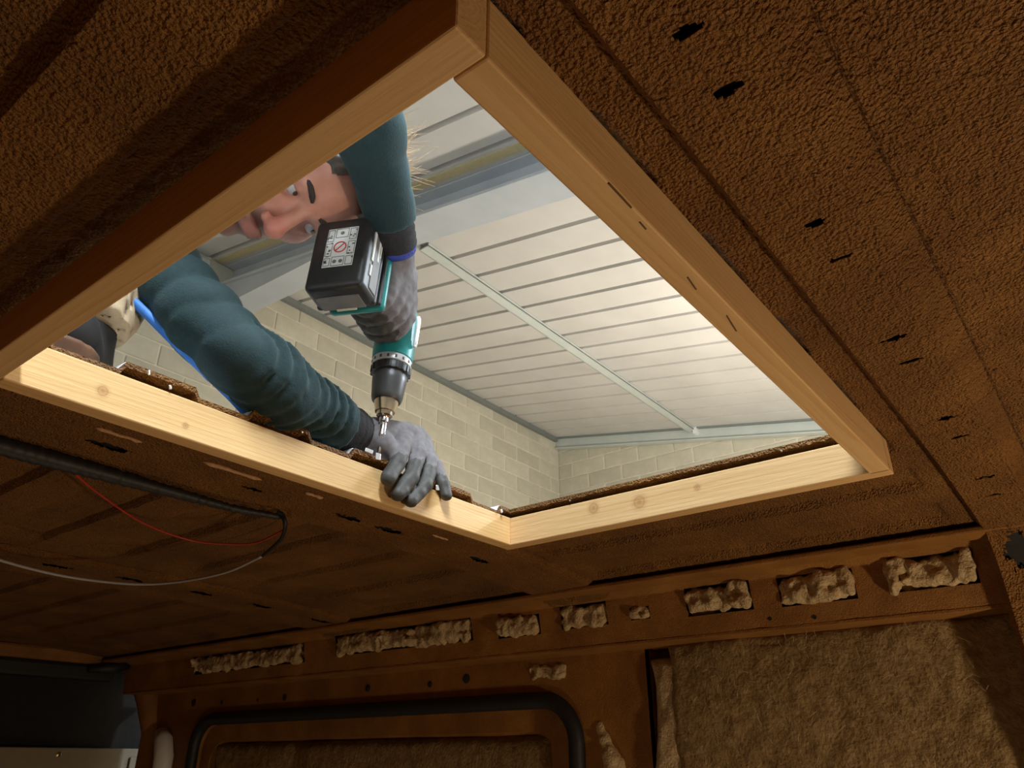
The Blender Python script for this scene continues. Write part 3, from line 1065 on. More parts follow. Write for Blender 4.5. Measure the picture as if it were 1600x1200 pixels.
tag(pl, 'pale green steel purlin crossing the ribbed garage roof', 'beam')
zz = roof_h(3.58)
box('flange', (3.42, 3.50, zz - .05), (GX - .05, 3.60, zz - .04), M_steel, pl, .002)
box('web', (3.42, 3.592, zz - .05), (GX - .05, 3.602, zz + .02), M_steel, pl, .002)
box('lip', (3.42, 3.50, zz - .05), (GX - .05, 3.507, zz - .02), M_steel, pl, .002)
box('end_cleat', (GX - .14, 3.47, zz - .10), (GX - .05, 3.52, zz - .02), simple('cleat', (.8, .8, .78), rough=.4), pl, .004)
eb = empty('edge_beam', (8.1, 2, roof_h(2)))
tag(eb, 'green grey steel channel on top of the right block wall', 'beam')
sloped('web', (GX - .075, .2, -.15), (GX - .06, GY - .03, -.005), M_steel, eb)
sloped('lower_flange', (GX - .12, .2, -.165), (GX - .03, GY - .03, -.15), M_steel, eb, .003)
sloped('upper_flange', (GX - .13, .2, -.012), (GX - .03, GY - .03, -.001), simple('shadow_green', (.22, .25, .23), rough=.6), eb, .003)  # darker green puts the shade under the roof into the upper flange
fl_ = box('wall_plate', (3.1, GY - .075, GZ - .07), (GX - .1, GY - .02, GZ + .0), simple('wall_plate_shade', (.20, .215, .20), rough=.6)); tag(fl_, 'steel wall plate, coloured dark for the shade where the garage roof meets the far block wall', 'beam')  # dark colour carries the shade of the roof and wall junction

# ------------------------------------------------------------------ cordless drill
M_teal = simple('teal_plastic', (.010, .215, .205), (.013, .25, .235), rough=.4)
M_blackp = simple('black_plastic', (.020, .020, .019), (.032, .031, .030), rough=.42, scale=90)
M_greyp = simple('grey_plastic', (.16, .155, .145), (.20, .195, .18), rough=.5)
M_chrome = simple('chrome', (.72, .70, .68), rough=.16, metal=1.)
M_brass = simple('warm_steel', (.72, .58, .42), rough=.2, metal=1.)
M_label = simple('label_white', (.78, .78, .72), rough=.5)
M_red = simple('label_red', (.62, .05, .04), rough=.5)
M_ink = simple('label_ink', (.05, .05, .05), rough=.6)
M_silver = simple('silver_ring', (.55, .54, .52), rough=.35, metal=.3)

D0 = np.array([.699, .7925, .402])
DA = np.array([.716, .792, .64]) - D0; DA /= np.linalg.norm(DA)
DH = np.array([-.90, -.42, .15]); DH -= DA * (DH @ DA); DH /= np.linalg.norm(DH)
DL = np.cross(DA, DH)


def dp(s, h, l): return D0 + DA * s + DH * h + DL * l


DM = Matrix(((DL[0], DA[0], DH[0], D0[0]), (DL[1], DA[1], DH[1], D0[1]), (DL[2], DA[2], DH[2], D0[2]), (0, 0, 0, 1)))   # local (l, s, h)
drill = empty('cordless_drill', tuple(D0))
tag(drill, 'teal and black cordless drill held upright, battery towards the camera', 'drill')
lathe('drill_bit', [(0.0, .0005), (.004, .0030), (.030, .0032), (.031, .0032)], D0, DA, M_chrome, drill, 12)
lathe('bit_holder', [(.022, .0052), (.030, .0066), (.034, .0066), (.036, .0056), (.052, .0056), (.054, .0072), (.060, .0072), (.066, .0060)], D0, DA, M_chrome, drill, 20)
lathe('chuck_nose', [(.062, .0095), (.064, .0120), (.070, .0125), (.0705, .0150), (.086, .0185), (.090, .0188)], D0, DA, M_brass, drill, 30)
lathe('chuck_sleeve', [(.088, .0205), (.090, .0225), (.096, .0240), (.120, .0262), (.132, .0268), (.134, .0255)], D0, DA, simple('chuck_black', (.055, .053, .050), (.07, .068, .064), rough=.38), drill, 36)
ring = lathe('torque_ring', [(.1335, .0270), (.135, .0292), (.146, .0300), (.148, .0290)], D0, DA, M_blackp, drill, 36)
for k in range(18):
    a = 2 * math.pi * k / 18
    R_ = Matrix.Rotation(a, 4, 'Y')
    box('grip_rib', (-.0018, .1345, .0285), (.0018, .1465, .0312), M_blackp, ring, .0006, DM @ R_).matrix_parent_inverse = Matrix.Identity(4)
for r_ in ring.children: r_.parent = ring
lathe('number_ring', [(.148, .0296), (.149, .0306), (.158, .0312), (.160, .0300)], D0, DA, M_silver, drill, 36)
for k in range(16):
    a = 2 * math.pi * (k + .5) / 16
    box('number_mark', (-.0016, .1510, .0305), (.0016, .1555, .0314), M_ink, drill, 0, DM @ Matrix.Rotation(a, 4, 'Y'))
lathe('gear_housing', [(.159, .0290), (.161, .0315), (.178, .0325), (.190, .0320)], D0, DA, M_teal, drill, 36)
g = SDF(ar(-.05, .05, .0025), ar(.17, .285, .0025), ar(-.05, .06, .0025))
g.cone((0, .185, 0), (0, .245, 0), .0315, .0305, .006)
g.cone((0, .248, 0), (0, .258, 0), .027, .022, .006)
g.cone((0, .215, .02), (0, .215, .05), .020, .017, .012)
V, Q = g.mesh()
V = np.stack([V[:, 0], V[:, 1], V[:, 2]], 1)
Vw = D0 + np.outer(V[:, 0], DL) + np.outer(V[:, 1], DA) + np.outer(V[:, 2], DH)
keep(mesh_obj('motor_housing', Vw, Q, M_teal, None, True), drill)
g = SDF(ar(-.03, .03, .0025), ar(.17, .26, .0025), ar(.01, .145, .0025))
g.chain([(0, .216, .03), (0, .214, .075), (0, .217, .135)], [.0185, .0165, .0185], .006)
V, Q = g.mesh()
Vw = D0 + np.outer(V[:, 0], DL) + np.outer(V[:, 1], DA) + np.outer(V[:, 2], DH)
keep(mesh_obj('grip', Vw, Q, M_blackp, None, True), drill)
box('trigger', (-.008, .188, .040), (.008, .200, .066), M_blackp, drill, .004, DM)
box('battery_foot', (-.0445, .160, .126), (.0395, .270, .1415), M_teal, drill, .007, DM, True, 3)
box('foot_lower_shell', (-.0435, .161, .1415), (.0385, .2695, .147), M_blackp, drill, .003, DM)
# belt hook: bright steel strip on the side of the housing
hk = [dp(.180, .004, .036), dp(.190, .006, .0375), dp(.225, .006, .0385), dp(.236, .004, .036)]
tube('belt_hook', catmull(hk, 6), .0035, simple('bright_steel', (.9, .9, .88), rough=.2, metal=.4), drill, 10)

bat = empty('battery_pack', tuple(dp(.215, .17, 0)))
keep(bat, drill)
bat['label'] = 'black battery pack with warning label'
def bpart(name, mn, mx, mat, bev=.0, segs=3, smooth=False):
    o = box(name, mn, mx, mat, None, bev, DM, smooth, segs)
    o.parent = bat
    o.matrix_parent_inverse = Matrix.Translation(-(Vector(dp(.215, .17, 0))))
    return o
bpart('case', (-.0455, .152, .1470), (.0405, .274, .2005), M_blackp, .009, 4, True)
bpart('rim_step', (-.0465, .153, .1465), (.0415, .273, .1560), M_blackp, .004)
bpart('front_plate', (-.036, .1503, .1500), (.028, .1540, .1790), M_greyp, .0015)
bpart('release_button', (-.016, .1485, .1485), (.014, .1520, .1520), simple('cream_button', (.66, .62, .46), rough=.5), .001)
bpart('side_plate', (.0400, .162, .1570), (.0420, .262, .1790), M_greyp, .001)
for k, (a0, a1, h0, h1) in enumerate(((.205, .265, .1795, .1845), (.180, .198, .1800, .1838), (.215, .262, .1640, .1690), (.226, .260, .1590, .1620))):
    bpart('side_lettering', (.0395, a0, h0), (.0424, a1, h1), M_label, 0)
bpart('label_plate', (-.0225, .186, 0.2002), (.0225, .254, 0.2008), M_label, 0)
# pictograms: frames, a red prohibition ring with a bar, small dark marks
for (l0, l1, s0, s1) in ((-.0215, -.012, .188, .202), (-.0215, -.012, .205, .228), (-.0215, -.012, .231, .252), (-.010, .009, .1875, .2035), (-.010, .009, .237, .253), (.011, .0215, .188, .203), (.011, .0215, .206, .229), (.011, .0215, .232, .252)):
    for (u0, u1, v0, v1) in ((l0, l1, s0, s0 + .0009), (l0, l1, s1 - .0009, s1), (l0, l0 + .0008, s0, s1), (l1 - .0008, l1, s0, s1)):
        bpart('pictogram_line', (u0, v0, 0.2007), (u1, v1, 0.2011), M_greyp, 0)
rngm = random.Random(5)
for k in range(26):
    l, s_ = rngm.choice((rngm.uniform(-.021, -.013), rngm.uniform(.012, .021))), rngm.uniform(.189, .251)
    bpart('pictogram_mark', (l - rngm.uniform(.0006, .0022), s_ - .0009, 0.2007), (l + rngm.uniform(.0006, .0022), s_ + .0009, 0.2011), M_ink if k % 3 else M_greyp, 0)
for (l, s_) in ((-.005, .195), (.004, .195), (-.0005, .245)):
    o = lathe('pictogram_dot', [(0, .003), (.0003, .003), (.0004, .0018)], dp(s_, 0.2008, l), DH, M_greyp, None, 14)
    o.parent = bat; o.matrix_parent_inverse = Matrix.Translation(-(Vector(dp(.215, .17, 0))))
cpt = dp(.220, 0.2010, -.0005)
ringp = [cpt + .0088 * (math.cos(a) * DL + math.sin(a) * DA) for a in np.linspace(0, 2 * math.pi, 37)]
o = tube('prohibition_ring', ringp, .0009, M_red, None, 8, False); o.parent = bat; o.matrix_parent_inverse = Matrix.Translation(-(Vector(dp(.215, .17, 0))))
o = tube('prohibition_bar', [cpt + .0084 * (math.cos(.8) * DL + math.sin(.8) * DA), cpt - .0084 * (math.cos(.8) * DL + math.sin(.8) * DA)], .0008, M_red, None, 8); o.parent = bat; o.matrix_parent_inverse = Matrix.Translation(-(Vector(dp(.215, .17, 0))))

bat.location = Vector(bat.location) + Vector(DL) * -.008 + Vector(DA) * .005

# ------------------------------------------------------------------ the worker on the roof
def skin_mat():
    m, nt, bs = newmat('skin')
    bs.inputs['Roughness'].default_value = .5
    bs.inputs['Subsurface Weight'].default_value = .12
    bs.inputs['Subsurface Radius'].default_value = (.012, .005, .003)
    v = objcoord(nt)
    f = noise(nt, v, 45, 4)
    col = ramp(nt, f, [(.3, (.50, .215, .140)), (.7, (.60, .285, .195))])
    return m, nt, bs, v, col


EYE = np.array([.493, .764, .705])
HN = np.array([-.156, -.288, -.945]); HN /= np.linalg.norm(HN)
HU = np.array([.491, -.853, .178]); HU -= HN * (HU @ HN); HU /= np.linalg.norm(HU)
HL = np.cross(HU, HN)
HO = EYE - HN * .085


def hw(l, n_, u): return HO + HL * l + HN * n_ + HU * u
def hl(P):
    d = np.asarray(P) - HO
    return np.array([d @ HL, d @ HN, d @ HU])


def to_world(V): return HO + np.outer(V[:, 0], HL) + np.outer(V[:, 1], HN) + np.outer(V[:, 2], HU)


NECK = np.array([.440, .914, .800])
SH_L, SH_R = np.array([.352, .940, .652]), np.array([.285, .800, .850])
EL_L, WR_L = np.array([.458, .776, .437]), np.array([.664, .822, .436])
EL_R, WR_R = np.array([.424, .578, .775]), np.array([.603, .690, .690])
CHEST, HIPS = np.array([.27, .93, .79]), np.array([.02, 1.25, .63])

person = empty('person', (.20, 1.0, .395))
tag(person, 'person in dark teal sweater and grey gloves leaning over the opening, holding a drill', 'person')

ls = np.concatenate([ar(-.55, -.13, .02), ar(-.115, .115, .0026), ar(.13, .45, .02)])
ns = np.concatenate([ar(-.45, -.15, .02), ar(-.14, .135, .0026), ar(.15, .40, .02)])
us = np.concatenate([ar(-.95, -.17, .02), ar(-.16, .145, .0026)])
g = SDF(ls, ns, us)
g.ell((0, -.012, .034), (.076, .096, .086), .02)
g.ell((0, .018, -.03), (.064, .072, .092), .03)
g.ell((0, .030, -.088), (.046, .052, .036), .02)
g.ell((0, .074, -.116), (.018, .015, .015), .015)
for s in (-1, 1):
    g.ell((s * .040, .058, -.030), (.024, .022, .024), .02)
    g.ell((s * .078, -.008, -.012), (.008, .018, .032), .008)
g.cone((-.036, .080, .020), (.036, .080, .020), .0125, .0125, .014)
g.ell((0, .060, .046), (.054, .028, .034), .03)
for s in (-1, 1):
    g.ell((s * .033, .105, -.001), (.018, .018, .0125), .010, 'sub')
g.cone((0, .088, .012), (0, .114, -.036), .0085, .0125, .010)
g.ell((0, .115, -.040), (.0145, .0135, .0125), .008)
for s in (-1, 1):
    g.ell((s * .0125, .103, -.0455), (.0085, .010, .0075), .005)
    g.ell((s * .0065, .108, -.0525), (.0035, .006, .004), .003, 'sub')
    g.cone((s * .019, .0800, .0075), (s * .034, .0850, .0095), .0042, .0050, .004)     # upper lids
    g.cone((s * .034, .0850, .0095), (s * .047, .0750, .001), .0050, .0042, .004)
    g.cone((s * .020, .0795, -.0065), (s * .035, .0825, -.0105), .0036, .0042, .004)      # lower lids
    g.cone((s * .035, .0825, -.0105), (s * .047, .0745, -.001), .0042, .0040, .004)
g.cone((-.018, .094, -.0715), (.018, .094, -.0715), .0055, .0055, .008)
g.cone((-.015, .092, -.0835), (.015, .092, -.0835), .0065, .0065, .008)
g.cone((-.022, .101, -.0775), (.022, .101, -.0775), .0022, .0022, .003, 'sub')
# neck, trunk and limbs of the same body, inside the clothes
nk = hl(NECK); ch = hl(CHEST); hp = hl(HIPS)
g.cone((0, -.022, -.055), nk, .056, .060, .025)
g.cone(nk, ch, .07, .12, .04); g.cone(ch, hp, .13, .13, .05)
for a, b, c in ((SH_L, EL_L, WR_L), (SH_R, EL_R, WR_R)):
    b = b * .5 + (b + (a - b) * .34) * .25 + (b + (c - b) * .30) * .25
    g.cone(ch, hl(a), .10, .050, .04); g.cone(hl(a), hl(b), .038, .028, .01); g.cone(hl(b), hl(c), .028, .022, .01)
V, Q = g.mesh()
mS, nt, bs, v, col = skin_mat()
# short dark stubble round mouth and jaw, reddish nose and cheeks: real colouring; dark eye sockets are painted shade
def near_fac(nt, v, P, r0, r1):
    d = N(nt, 'ShaderNodeVectorMath', operation='DISTANCE'); d.inputs[1].default_value = tuple(P); nt.links.new(v, d.inputs[0])
    mr = N(nt, 'ShaderNodeMapRange'); mr.inputs[1].default_value = r0; mr.inputs[2].default_value = r1; mr.inputs[3].default_value = 1; mr.inputs[4].default_value = 0
    nt.links.new(d.outputs['Value'], mr.inputs[0]); return mr.outputs[0]
def mixc(nt, col, fac, c, amt):
    mu = N(nt, 'ShaderNodeMath', operation='MULTIPLY'); mu.inputs[1].default_value = amt; nt.links.new(fac, mu.inputs[0])
    mx = N(nt, 'ShaderNodeMix', data_type='RGBA'); nt.links.new(mu.outputs[0], mx.inputs['Factor']); nt.links.new(col, mx.inputs['A']); mx.inputs['B'].default_value = (*c, 1)
    return mx.outputs['Result']
col = mixc(nt, col, near_fac(nt, v, hw(0, .112, -.038), .012, .030), (.66, .20, .15), .75)
for s in (-1, 1): col = mixc(nt, col, near_fac(nt, v, hw(s * .034, .075, -.004), .008, .022), (.24, .085, .065), .75)  # socket shade painted into the skin round the eyes
st = noise(nt, v, 900, 2); 
col = mixc(nt, col, near_fac(nt, v, hw(0, .080, -.092), .028, .052), (.12, .065, .045), .80)
col = mixc(nt, col, near_fac(nt, v, hw(0, .098, -.0775), .006, .020), (.50, .19, .15), .75)
nt.links.new(col, bs.inputs['Base Color'])
keep(mesh_obj('body', to_world(V), Q, mS, None, True), person)

# eyes
M_eyew = simple('eye_white', (.40, .37, .36), rough=.15)
M_iris = simple('iris', (.06, .035, .02), rough=.1)
for s in (-1, 1):
    c = hw(s * .033, .0765, 0)
    gd = HN * .80 + HU * .25 + HL * .45; gd /= np.linalg.norm(gd)
    bm = bmesh.new(); bmesh.ops.create_uvsphere(bm, u_segments=24, v_segments=16, radius=.0122)
    bmesh.ops.translate(bm, verts=bm.verts, vec=c)
    e = bm_obj('eye', bm, M_eyew, person, True)
    i_ = lathe('iris', [(.0108, .0056), (.0118, .0050), (.01245, .0028), (.0127, .0006)], c, gd, M_iris, None, 18)
    i_.parent = e; i_.matrix_parent_inverse = Matrix.Translation(-Vector(person.location))
    i_.matrix_parent_inverse = e.matrix_world.inverted() if False else Matrix.Identity(4)

# eyebrows: short tapered tufts
M_brow = simple('brow_hair', (.028, .020, .015), (.05, .035, .024), rough=.8, scale=400)
M_hair = simple('hair', (.05, .033, .022), (.10, .068, .042), rough=.55, scale=200)
for s in (-1, 1):
    pts = catmull([hw(s * .014, .0965, .021), hw(s * .026, .0975, .0255), hw(s * .040, .0900, .0265), hw(s * .052, .0760, .0210)], 8)
    tube('eyebrow', pts, np.interp(np.linspace(0, 1, len(pts)), [0, .25, .7, 1], [.0025, .0045, .004, .0012]), M_brow, person, 8)

# hair: cap with a clear hairline plus many strands
g = SDF(ar(-.105, .105, .004), ar(-.135, .08, .004), ar(-.09, .15, .004))
g.ell((0, -.008, .042), (.083, .103, .104), .01)
g.ell((0, .095, -.030), (.062, .070, .092), .012, 'sub')
g.ell((0, .02, -.11), (.12, .12, .075), .015, 'sub')
P = np.stack(np.broadcast_arrays(g.X, g.Y, g.Z), -1); g.F = g.F + vnoise(P, 90, 2) * .004
V, Q = g.mesh()
hair = keep(mesh_obj('hair', to_world(V), Q, M_hair, None, True), person)
M_strand = simple('hair_backlight_tint', (.50, .33, .17), (.70, .50, .30), rough=.35, scale=30)  # pale tone paints the backlight onto the brown hair
hv, hf = [], []
rs = random.Random(4)
for i in range(600):
    th, ph = rs.uniform(-1.0, 1.0), rs.uniform(-.5, 1.1)
    d0 = np.array([math.sin(th) * math.cos(ph), -.35 + .5 * math.sin(ph), math.cos(th) * math.cos(ph)])
    d0 /= np.linalg.norm(d0)
    base = np.array([0, -.016, .036]) + d0 * np.array([.082, .098, .092])
    dr = d0 + np.array([rs.uniform(-.7, .7), rs.uniform(-.7, .7), rs.uniform(-.2, .5)]); dr /= np.linalg.norm(dr)
    cv = np.array([rs.uniform(-1, 1), rs.uniform(-1, 1), rs.uniform(-1, 1)])
    L = rs.uniform(.018, .055)
    pp = [base + dr * L * t + cv * L * .5 * t * t for t in np.linspace(0, 1, 6)]
    wd = np.cross(dr, cv); wd /= np.linalg.norm(wd) + 1e-9; wd2 = np.cross(wd, dr)
    k = len(hv)
    for t, p in enumerate(pp):
        r_ = .0009 * (1 - t / 6.5)
        for a in range(3): hv.append(p + r_ * (math.cos(a * 2.094) * wd + math.sin(a * 2.094) * wd2))
    for t in range(5):
        for a in range(3):
            b_ = (a + 1) % 3
            hf.append((k + t * 3 + a, k + t * 3 + b_, k + t * 3 + 3 + b_, k + t * 3 + 3 + a))
st_ = keep(mesh_obj('hair_strands', to_world(np.array(hv)), hf, M_strand, None, True), person)
st_['kind'] = 'stuff'; st_['label'] = 'fuzzy strands, light from behind put into their sandy colour'

# sweater -------------------------------------------------------------------
M_sweat = simple('teal_fleece', (.0042, .0195, .021), (.0062, .028, .029), scale=160, rough=.85, bumps=(420, .5, .0015))
M_sweat.node_tree.nodes['Principled BSDF'].inputs['Sheen Weight'].default_value = .14
M_sweat.node_tree.nodes['Principled BSDF'].inputs['Sheen Tint'].default_value = (.5, .85, .9, 1)
g = SDF(ar(-.18, .72, .0046), ar(.46, 1.42, .0052), ar(.365, 1.0, .0046))
g.cone(CHEST + np.array([.0, .0, .0]), HIPS, .165, .165, .05)
g.cone(NECK - (NECK - CHEST) * .25, CHEST, .078, .15, .05)
for (a, b, c, r) in ((SH_L, EL_L, WR_L, (.058, .0440, .039)), (SH_R, EL_R, WR_R, (.070, .047, .035))):
    g.cone(CHEST, a, .135, r[0], .05)
    p, q_ = b + (a - b) * .34, b + (c - b) * .30
    mid_ = b * .5 + p * .25 + q_ * .25
    p2, q2 = (p + mid_) / 2 * .9 + b * .1, (q_ + mid_) / 2 * .9 + b * .1
    ru = r[1] * 1.04
    g.chain([a, p, p2, mid_, q2, q_], [r[0], ru, ru * .99, r[1], r[1] * .98, r[1] * .95], .02)
    e = c + (c - b) / np.linalg.norm(c - b) * .004
    g.cone(q_, e, r[1] * .95, r[2], .02)
# folds in the sleeves (worked out only round each limb)
def folds(b, c, s0, s1, wl, amp, seed, skew):
    slc = g._slc(np.minimum(b, c) - .09, np.maximum(b, c) + .09)
    P = np.stack(np.broadcast_arrays(g.X[slc[0]], g.Y[:, slc[1]], g.Z[:, :, slc[2]]), -1)
    ax = (c - b); L = np.linalg.norm(ax); ax = ax / L
    s = (P - b) @ ax
    rad = np.linalg.norm((P - b) - s[..., None] * ax, axis=-1)
    up = (P[..., 2] - (b[2] + s * ax[2])) / .045
    sd = (P[..., 1] - (b[1] + s * ax[1])) / .045
    m = smooth01((s - s0) / .03) * smooth01((s1 - s) / .02) * smooth01((.075 - rad) / .015)
    nz = vnoise(P, 16, seed)
    ph = 2 * math.pi * (s + skew * sd * .01 + nz * .011) / wl
    g.F[slc] += amp * m * ((1 - np.abs(np.sin(ph / 2))) ** 1.3 - .32) * (.55 + .45 * np.clip(up + .6, 0, 1.5))
    g.F[slc] += .0022 * vnoise(P, 22, 9) * smooth01((.09 - rad) / .02)


folds(EL_L, WR_L, -.02, .18, .024, .010, 2, 2.2)
folds(EL_L, WR_L, .02, .18, .011, .0035, 12, 2.6)
folds(SH_L, EL_L, .06, .26, .048, .0045, 3, 1.8)
folds(EL_R, WR_R, .08, .205, .05, .0025, 5, 1.6)
for (b, c) in ((EL_L, WR_L), (EL_R, WR_R)):
    # clean ends a little above the wrist
    slc = g._slc(c - .09, c + .09)
    P = np.stack(np.broadcast_arrays(g.X[slc[0]], g.Y[:, slc[1]], g.Z[:, :, slc[2]]), -1)
    ax = (c - b) / np.linalg.norm(c - b)
    s = (P - c) @ ax + .024
    near = np.linalg.norm(P - c, axis=-1) < .085
    g.F[slc] = np.where(near, np.maximum(g.F[slc], s), g.F[slc])
V, Q = g.mesh()
keep(mesh_obj('sweater', V, Q, M_sweat, None, True), person)
# blue seam band along the underside of the left sleeve
axl = (WR_L - EL_L) / np.linalg.norm(WR_L - EL_L)
BAND = [(.330, .905, .550), (.360, .874, .514), (.390, .853, .482), (.424, .832, .449), (.463, .818, .420), (.509, .820, .399), (.567, .826, .3965), (.632, .820, .399)]
M_blue = simple('blue_band', (.035, .17, .55), (.05, .21, .62), rough=.6, scale=80)
bp = catmull(BAND, 8)
tube('sleeve_band', bp, .0062, M_blue, person, 8)['label'] = 'bright blue band along the underside of the left sleeve'

# gloves ----------------------------------------------------------------------
def glove_mat():
    m, nt, bs = newmat('glove_knit')
    bs.inputs['Roughness'].default_value = .7
    v = objcoord(nt)
    f = noise(nt, v, 130, 4)
    col = ramp(nt, f, [(.3, (.135, .122, .122)), (.7, (.195, .178, .180))])
    nt.links.new(col, bs.inputs['Base Color'])
    bump(nt, noise(nt, v, 700, 2), bs, .35, .001)
    return m
M_glove = glove_mat()
M_coat = simple('glove_coating', (.050, .047, .040), (.078, .073, .062), scale=90, rough=.62, bumps=(160, .35, .0015))
M_cuff = simple('black_knit_cuff', (.014, .013, .014), (.024, .022, .023), scale=160, rough=.85, bumps=(350, .6, .002))


def glove_obj(name, V, Q, lab, coat_fn):
    o = mesh_obj(name, V, Q, M_glove, None, True)
    o.data.materials.append(M_coat)
    C_ = V[Q].mean(1)
    mi = coat_fn(C_).astype(np.int32)
    o.data.polygons.foreach_set('material_index', mi)
    keep(o, person); o['label'] = lab
    return o


# left hand draped over the far batten
g = SDF(ar(.63, .87, .002), ar(.735, .885, .002), ar(.312, .53, .002))
W0 = np.array([.684, .826, .440])
KN = {'i': (.765, .806, .462), 'm': (.788, .808, .466), 'r': (.806, .812, .462), 'l': (.822, .820, .452)}
for k_, r_ in zip('imrl', (.0155, .0155, .015, .0135)):
    g.cone(W0, KN[k_], .023, r_, .012)
g.ell((.745, .822, .446), (.040, .018, .022), .012)
FING = {'i': [KN['i'], (.742, .788, .428), (.722, .7765, .393), (.700, .7700, .362)],
        'm': [KN['m'], (.768, .781, .420), (.748, .7725, .378), (.722, .7715, .345)],
        'r': [KN['r'], (.796, .783, .418), (.778, .7735, .374), (.750, .7715, .342)],
        'l': [KN['l'], (.822, .795, .422), (.824, .780, .390), (.827, .7745, .371)]}
FR = {'i': (.0150, .0128, .0120, .0108), 'm': (.0150, .0128, .0122, .0110), 'r': (.0145, .0124, .0118, .0106), 'l': (.0130, .0112, .0104, .0094)}
for f_ in 'imrl':
    g.chain(FING[f_], FR[f_], .003)
    if f_ != 'l':
        nx_ = {'i': 'm', 'm': 'r', 'r': 'l'}[f_]
        a_ = np.array(FING[f_][1]) * .5 + np.array(FING[nx_][1]) * .5
# grooves between fingers
for a_, b_ in (('i', 'm'), ('m', 'r'), ('r', 'l')):
    q = [(np.array(FING[a_][i]) + np.array(FING[b_][i])) / 2 + np.array([0, -.011, .002]) for i in (0, 1, 2)]
    g.cone(q[1] * .7 + q[0] * .3, q[2], .0022, .0048, .004, 'sub')
# thumb: leaves the side of the palm near the wrist, lies along the roof edge behind the bit
g.chain([(.700, .820, .432), (.713, .800, .424), (.726, .790, .410), (.742, .800, .402)], (.021, .018, .0135, .0115), .008)
P = np.stack(np.broadcast_arrays(g.X, g.Y, g.Z), -1)
g.F = g.F + .0011 * vnoise(P, 75, 3) + .0006 * vnoise(P, 160, 6)
del P
V, Q = g.mesh()
gl = glove_obj('glove', V, Q, 'grey work glove with fingers hooked over the batten',
               lambda C: (C[:, 2] + .5 * (C[:, 1] - .78) + .0025 * np.sin(C[:, 0] * 400) < .402))
cuffL = [(.612, .8215, .4375), (.640, .823, .4375), (.664, .8245, .4385), (.680, .8255, .4395), (.692, .8258, .4405)]
c1 = tube('cuff', catmull(cuffL, 6), np.interp(np.linspace(0, 1, 25), [0, .15, .6, 1], [.032, .037, .036, .0295]) + .0007 * np.sin(np.arange(25) * 1.9), M_cuff, None, 26)
c1.parent = gl; c1.matrix_parent_inverse = Matrix.Identity(4)

# right hand closed round the grip
def lw(V): return D0 + np.outer(V[:, 0], DL) + np.outer(V[:, 1], DA) + np.outer(V[:, 2], DH)
def ld(P):
    d = np.asarray(P) - D0
    return np.array([d @ DL, d @ DA, d @ DH])
wr = ld(WR_R)
g = SDF(ar(-.065, .105, .0021), ar(.13, .35, .0021), ar(-.005, .185, .0021))
ctr = np.array([0, .215])
def arc(h, r, a0, a1, n_, dh=0.):
    # angle 0 = +l (right), -90 = towards the chuck
    return [(ctr[0] + r * math.cos(math.radians(a)), ctr[1] + r * math.sin(math.radians(a)), h + dh * k / n_) for k, a in enumerate(np.linspace(a0, a1, n_ + 1))]
hs = (.040, .064, .088, .110)
for h_, r_, a1 in zip(hs, (.0125, .013, .0128, .0115), (-168, -200, -205, -200)):
    pts = arc(h_, .031, 38, a1, 10, -.004)
    g.chain(pts, np.linspace(r_ * 1.12, r_ * .9, 11), .0032)
# back of the hand: slab on the right/back side, then wrist
kn = [np.array(arc(h_, .034, 40, 40, 1)[0]) for h_ in hs]
mid = np.array([.028, .258, .080])
for k_ in kn:
    g.cone(k_, mid, .0165, .022, .012)
g.cone(mid, wr * .55 + mid * .45, .024, .024, .015)
g.cone(wr * .55 + mid * .45, wr, .025, .027, .012)
g.ell((.030, .238, .075), (.020, .030, .045), .012)
# thumb round the left/back of the grip
g.chain([(.016, .262, .082), (-.008, .252, .070), (-.027, .236, .058), (-.034, .214, .050)], (.018, .0155, .0135, .0118), .006)
# grip channel so that fingers close on the handle
g.cone((0, .216, .0), (0, .216, .16), .0178, .0178, .002, 'sub')
P = np.stack(np.broadcast_arrays(g.X, g.Y, g.Z), -1)
for a_, b_ in zip(hs[:-1], hs[1:]):
    pts = [np.array(p) for p in arc((a_ + b_) / 2 - .002, .0465, -15, -175, 12)]
    g.chain(pts, [.0052] * 13, .003, 'sub')
g.F = g.F + .0012 * vnoise(P, 70, 13) + .0006 * vnoise(P, 150, 16)
del P
V, Q = g.mesh()
Cc = V[Q].mean(1)
coat = (Cc[:, 0] < .022 + .004 * np.sin(Cc[:, 2] * 300)) & (np.hypot(Cc[:, 0], Cc[:, 1] - .215) < .046)
gr = mesh_obj('glove', lw(V), Q, M_glove, None, True)
gr.data.materials.append(M_coat); gr.data.polygons.foreach_set('material_index', coat.astype(np.int32))
keep(gr, person); gr['label'] = 'grey work glove closed round the drill grip'
ax = (WR_R - EL_R) / np.linalg.norm(WR_R - EL_R)
hd = lw(np.array([mid * .45 + wr * .55]))[0]
cuffR = [WR_R - ax * .045, WR_R - ax * .020, WR_R + (hd - WR_R) * .3, WR_R + (hd - WR_R) * .75]
c2 = tube('cuff', catmull(cuffR, 8), np.interp(np.linspace(0, 1, 25), [0, .2, .7, 1], [.030, .0335, .0325, .0285]) + .0006 * np.sin(np.arange(25) * 2.0), M_cuff, None, 26)
c2.parent = gr; c2.matrix_parent_inverse = Matrix.Identity(4)
c3 = tube('blue_cuff_edge', [hd * .40 + WR_R * .60 + ax * .0, hd * .72 + WR_R * .28], [.0322, .0305], simple('cuff_blue', (.03, .05, .30), rough=.7), None, 26)
c3.parent = gr; c3.matrix_parent_inverse = Matrix.Identity(4)

